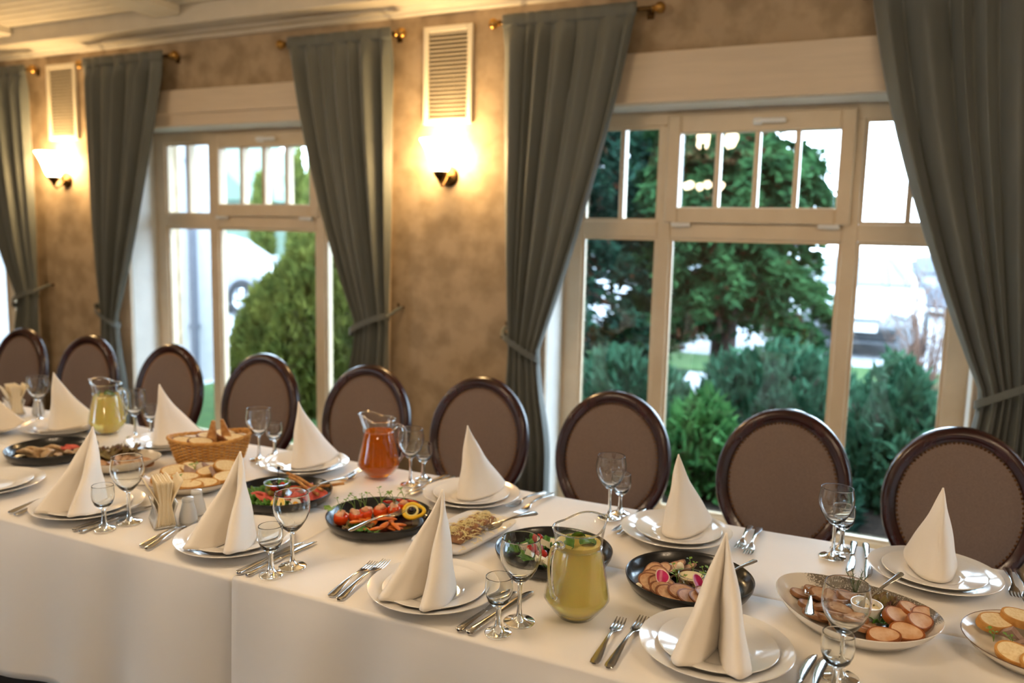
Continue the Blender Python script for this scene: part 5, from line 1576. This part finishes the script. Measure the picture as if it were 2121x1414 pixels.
def make_car(label, x, y, rz, paint, suv=0.0):
    """front of the car points along local -y"""
    r = thing('parked_car', label, 'car', (x, y, G), rz, group='parked cars')
    H = 1.46 + suv
    #     y,     zbot, zbelt, ztop, hw,  htop
    st = [(-2.12, .38, .52, .55, .62, .50), (-2.05, .22, .60, .68, .80, .66), (-1.80, .20, .70, .80, .88, .74), (-1.30, .20, .82, .92, .91, .78), (-.85, .20, .92, .99, .915, .78),
          (-.55, .20, .95, 1.14, .915, .72), (-.10, .20, .96, H - .10, .915, .64), (.25, .20, .97, H, .915, .60), (1.0, .20, .98, H, .915, .60), (1.55, .20, .99, H - .06, .91, .60), (1.95, .22, .99, 1.10, .89, .64), (2.12, .30, .90, .96, .84, .66), (2.2, .42, .80, .84, .72, .58)]
    def sec(s):
        yy, zb, zl, zt, hw, ht = s
        half = [(hw * .80, zb), (hw * .97, zb + .06), (hw, (zb + zl) / 2), (hw * .985, zl - .05), (hw * .95, zl), (ht + (hw - ht) * .35, zl + (zt - zl) * .55), (ht * 1.02, zt - .03), (ht * .85, zt)]
        return [(p, yy, z) for p, z in half] + [(-p, yy, z) for p, z in half[::-1]]
    V = []; Fc = []; n = 16
    for s in st: V += sec(s)
    for i in range(len(st) - 1):
        for k in range(n):
            Fc.append((i * n + k, (i + 1) * n + k, (i + 1) * n + (k + 1) % n, i * n + (k + 1) % n))
    Fc.append(tuple(range(n))); Fc.append(tuple((len(st) - 1) * n + k for k in range(n))[::-1])
    MB().add(V, Fc).build('body', paint, r, angle=35)
    zt = H
    def quad(name, P, mt, off):
        m = MB(); P = [Vector(p) for p in P]
        nn = (P[1] - P[0]).cross(P[3] - P[0]).normalized() * off
        m.add([p + nn for p in P] + [p - nn for p in P], [(0, 1, 2, 3), (7, 6, 5, 4), (0, 4, 5, 1), (1, 5, 6, 2), (2, 6, 7, 3), (3, 7, 4, 0)])
        return m.build(name, mt, r, smooth=False)
    quad('windshield', [(-.70, -.80, 1.00), (.70, -.80, 1.00), (.55, -.06, zt - .10), (-.55, -.06, zt - .10)], 'car_glass', .03)
    for s in (-1, 1):
        quad('side_window', [(s * .885, -.45, 1.0), (s * .885, .55, 1.0), (s * .68, .50, zt - .08), (s * .70, .0, zt - .11)], 'car_glass', .03)
        quad('side_window', [(s * .885, .62, 1.0), (s * .88, 1.55, 1.02), (s * .68, 1.35, zt - .10), (s * .68, .57, zt - .08)], 'car_glass', .03)
        MB().box(s * .93 - .09, s * .93 + .09, -.58, -.46, .98, 1.12, c=.03).build('mirror', paint, r)
        h = chunk('headlight', 'headlamp', .20, .16, .085, 3, .02, 16); h.parent = r; h.location = (s * .62, -1.98, .66); h.rotation_euler = (0, 0, s * .5)
        f = chunk('fog_light', 'headlamp', .09, .05, .07, 3, .02, 12); f.parent = r; f.location = (s * .62, -2.05, .36)
        for yy in (-1.32, 1.32):
            t = MB().lathe([(.21, -.10), (.30, -.11), (.325, -.08), (.33, 0), (.325, .08), (.30, .11), (.21, .10)], 32).build('tyre', 'tyre', r)
            put(t, (s * .84, yy, .33), 0, 0, PI / 2)
            a = MB().lathe([(0, -.02), (.03, -.02), (.03, .09), (0, .095)], 16)
            for k in range(5):
                b = k * 2 * PI / 5
                c, q = math.cos(b), math.sin(b)
                a.add([(c * .02 - q * .03, q * .02 + c * .03, .085), (c * .02 + q * .03, q * .02 - c * .03, .085), (c * .21 + q * .045, q * .21 - c * .045, .075), (c * .21 - q * .045, q * .21 + c * .045, .075),
                       (c * .02 - q * .03, q * .02 + c * .03, .05), (c * .02 + q * .03, q * .02 - c * .03, .05), (c * .21 + q * .045, q * .21 - c * .045, .04), (c * .21 - q * .045, q * .21 + c * .045, .04)],
                      [(0, 1, 2, 3), (7, 6, 5, 4), (0, 4, 5, 1), (1, 5, 6, 2), (2, 6, 7, 3), (3, 7, 4, 0)])
            a.lathe([(.20, .06), (.225, .09), (.225, -.09), (.20, -.06), (.20, .06)], 32)
            a.lathe([(0, -.01), (.2, -.01)], 24)
            o = a.build('wheel_rim', 'alloy', r); put(o, (s * .845, yy, .33), 0, 0, s * PI / 2)
            ar = MB()
            def arch(u, v, s=s, yy=yy):
                b = -.25 + (PI + .5) * u
                q = .33 + .05 * v
                return (s * (.918 + .012 * math.sin(PI * v)), yy + q * math.cos(b), .33 + q * math.sin(b))
            ar.grid(arch, 24, 4).build('wheel_arch', 'black_plastic', r)
    MB().box(-.34, .34, -2.15, -2.08, .55, .63, c=.02).build('grille', 'alloy', r)
    MB().box(-.55, .55, -2.16, -2.05, .26, .46, c=.04).build('lower_grille', 'black_plastic', r)
    MB().box(-.26, .26, -2.185, -2.155, .40, .51, c=.006).build('license_plate', 'plate_white', r)
    return r
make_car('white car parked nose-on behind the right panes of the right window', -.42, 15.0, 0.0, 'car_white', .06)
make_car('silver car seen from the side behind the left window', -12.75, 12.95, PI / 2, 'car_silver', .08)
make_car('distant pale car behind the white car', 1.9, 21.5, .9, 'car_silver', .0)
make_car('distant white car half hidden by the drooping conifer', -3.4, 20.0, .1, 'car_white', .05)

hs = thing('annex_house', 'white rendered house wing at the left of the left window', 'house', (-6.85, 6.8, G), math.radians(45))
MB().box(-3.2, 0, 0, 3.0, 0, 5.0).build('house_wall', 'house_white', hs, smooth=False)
m = MB(); m.add([(-3.5, -.3, 4.9), (.3, -.3, 4.9), (.3, 3.3, 4.9), (-3.5, 3.3, 4.9), (-3.5, 1.5, 6.6), (.3, 1.5, 6.6)], [(0, 1, 5, 4), (2, 3, 4, 5), (1, 2, 5), (3, 0, 4), (3, 2, 1, 0)])
m.build('house_roof', 'roof_green', hs, smooth=False)
dp = MB().tube([(0, 0, 0), (0, 0, 4.9)], .045, 12)
for z in (.6, 2.4, 4.2): dp.box(-.06, .06, -.02, .09, z - .02, z + .02)
tag(put(dp.build('drainpipe', 'pipe_grey'), (-6.96, 6.60, G), math.radians(45)), 'dark grey drainpipe on the white house wing', 'pipe')
fh = thing('far_house', 'small green-gabled house far behind the left window', 'house', (-21.6, 22.5, G))
MB().box(-2.6, 2.6, -2.0, 2.0, 0, 2.7).build('house_wall', 'roof_green', fh, smooth=False)
m = MB(); m.add([(-2.9, -2.2, 2.6), (2.9, -2.2, 2.6), (2.9, 2.2, 2.6), (-2.9, 2.2, 2.6), (0, -2.2, 4.9), (0, 2.2, 4.9)], [(0, 1, 4), (1, 2, 5, 4), (2, 3, 5), (3, 0, 4, 5), (3, 2, 1, 0)])
m.build('house_roof', 'roof_green', fh, smooth=False)
MB().box(-.5, .5, -2.04, -1.98, .9, 2.0).build('window', 'car_glass', fh, smooth=False)
mound('hedge', 'low yellowish hedge at the far side of the parking ground', 4.0, 27.0, 9.0, 1.0, 1.25, 'thuja', 6000, 60, .8, .35)

# ------------------------------------------------------------------ labels: alike things told apart by their order in the picture
from collections import defaultdict
bpy.context.view_layer.update()
same = defaultdict(list)
for o in bpy.data.objects:
    if o.parent is None and 'label' in o and 'kind' not in o: same[o['label']].append(o)
ORD = ['', 'second', 'third', 'fourth', 'fifth', 'sixth', 'seventh', 'eighth', 'ninth', 'tenth', 'eleventh', 'twelfth', 'thirteenth', 'fourteenth', 'fifteenth', 'sixteenth', 'seventeenth', 'eighteenth', 'nineteenth', 'twentieth']
def across(o):
    d = o.matrix_world.translation - cam.matrix_world.translation
    return d.dot(r2) / d.dot(fw)
for lb, L in same.items():
    if len(L) < 2: continue
    L.sort(key=across)
    for i, o in enumerate(L):
        t = 'leftmost' if i == 0 else 'rightmost' if i == len(L) - 1 else ORD[i] + ' from the left'
        o['label'] = lb + ', ' + t
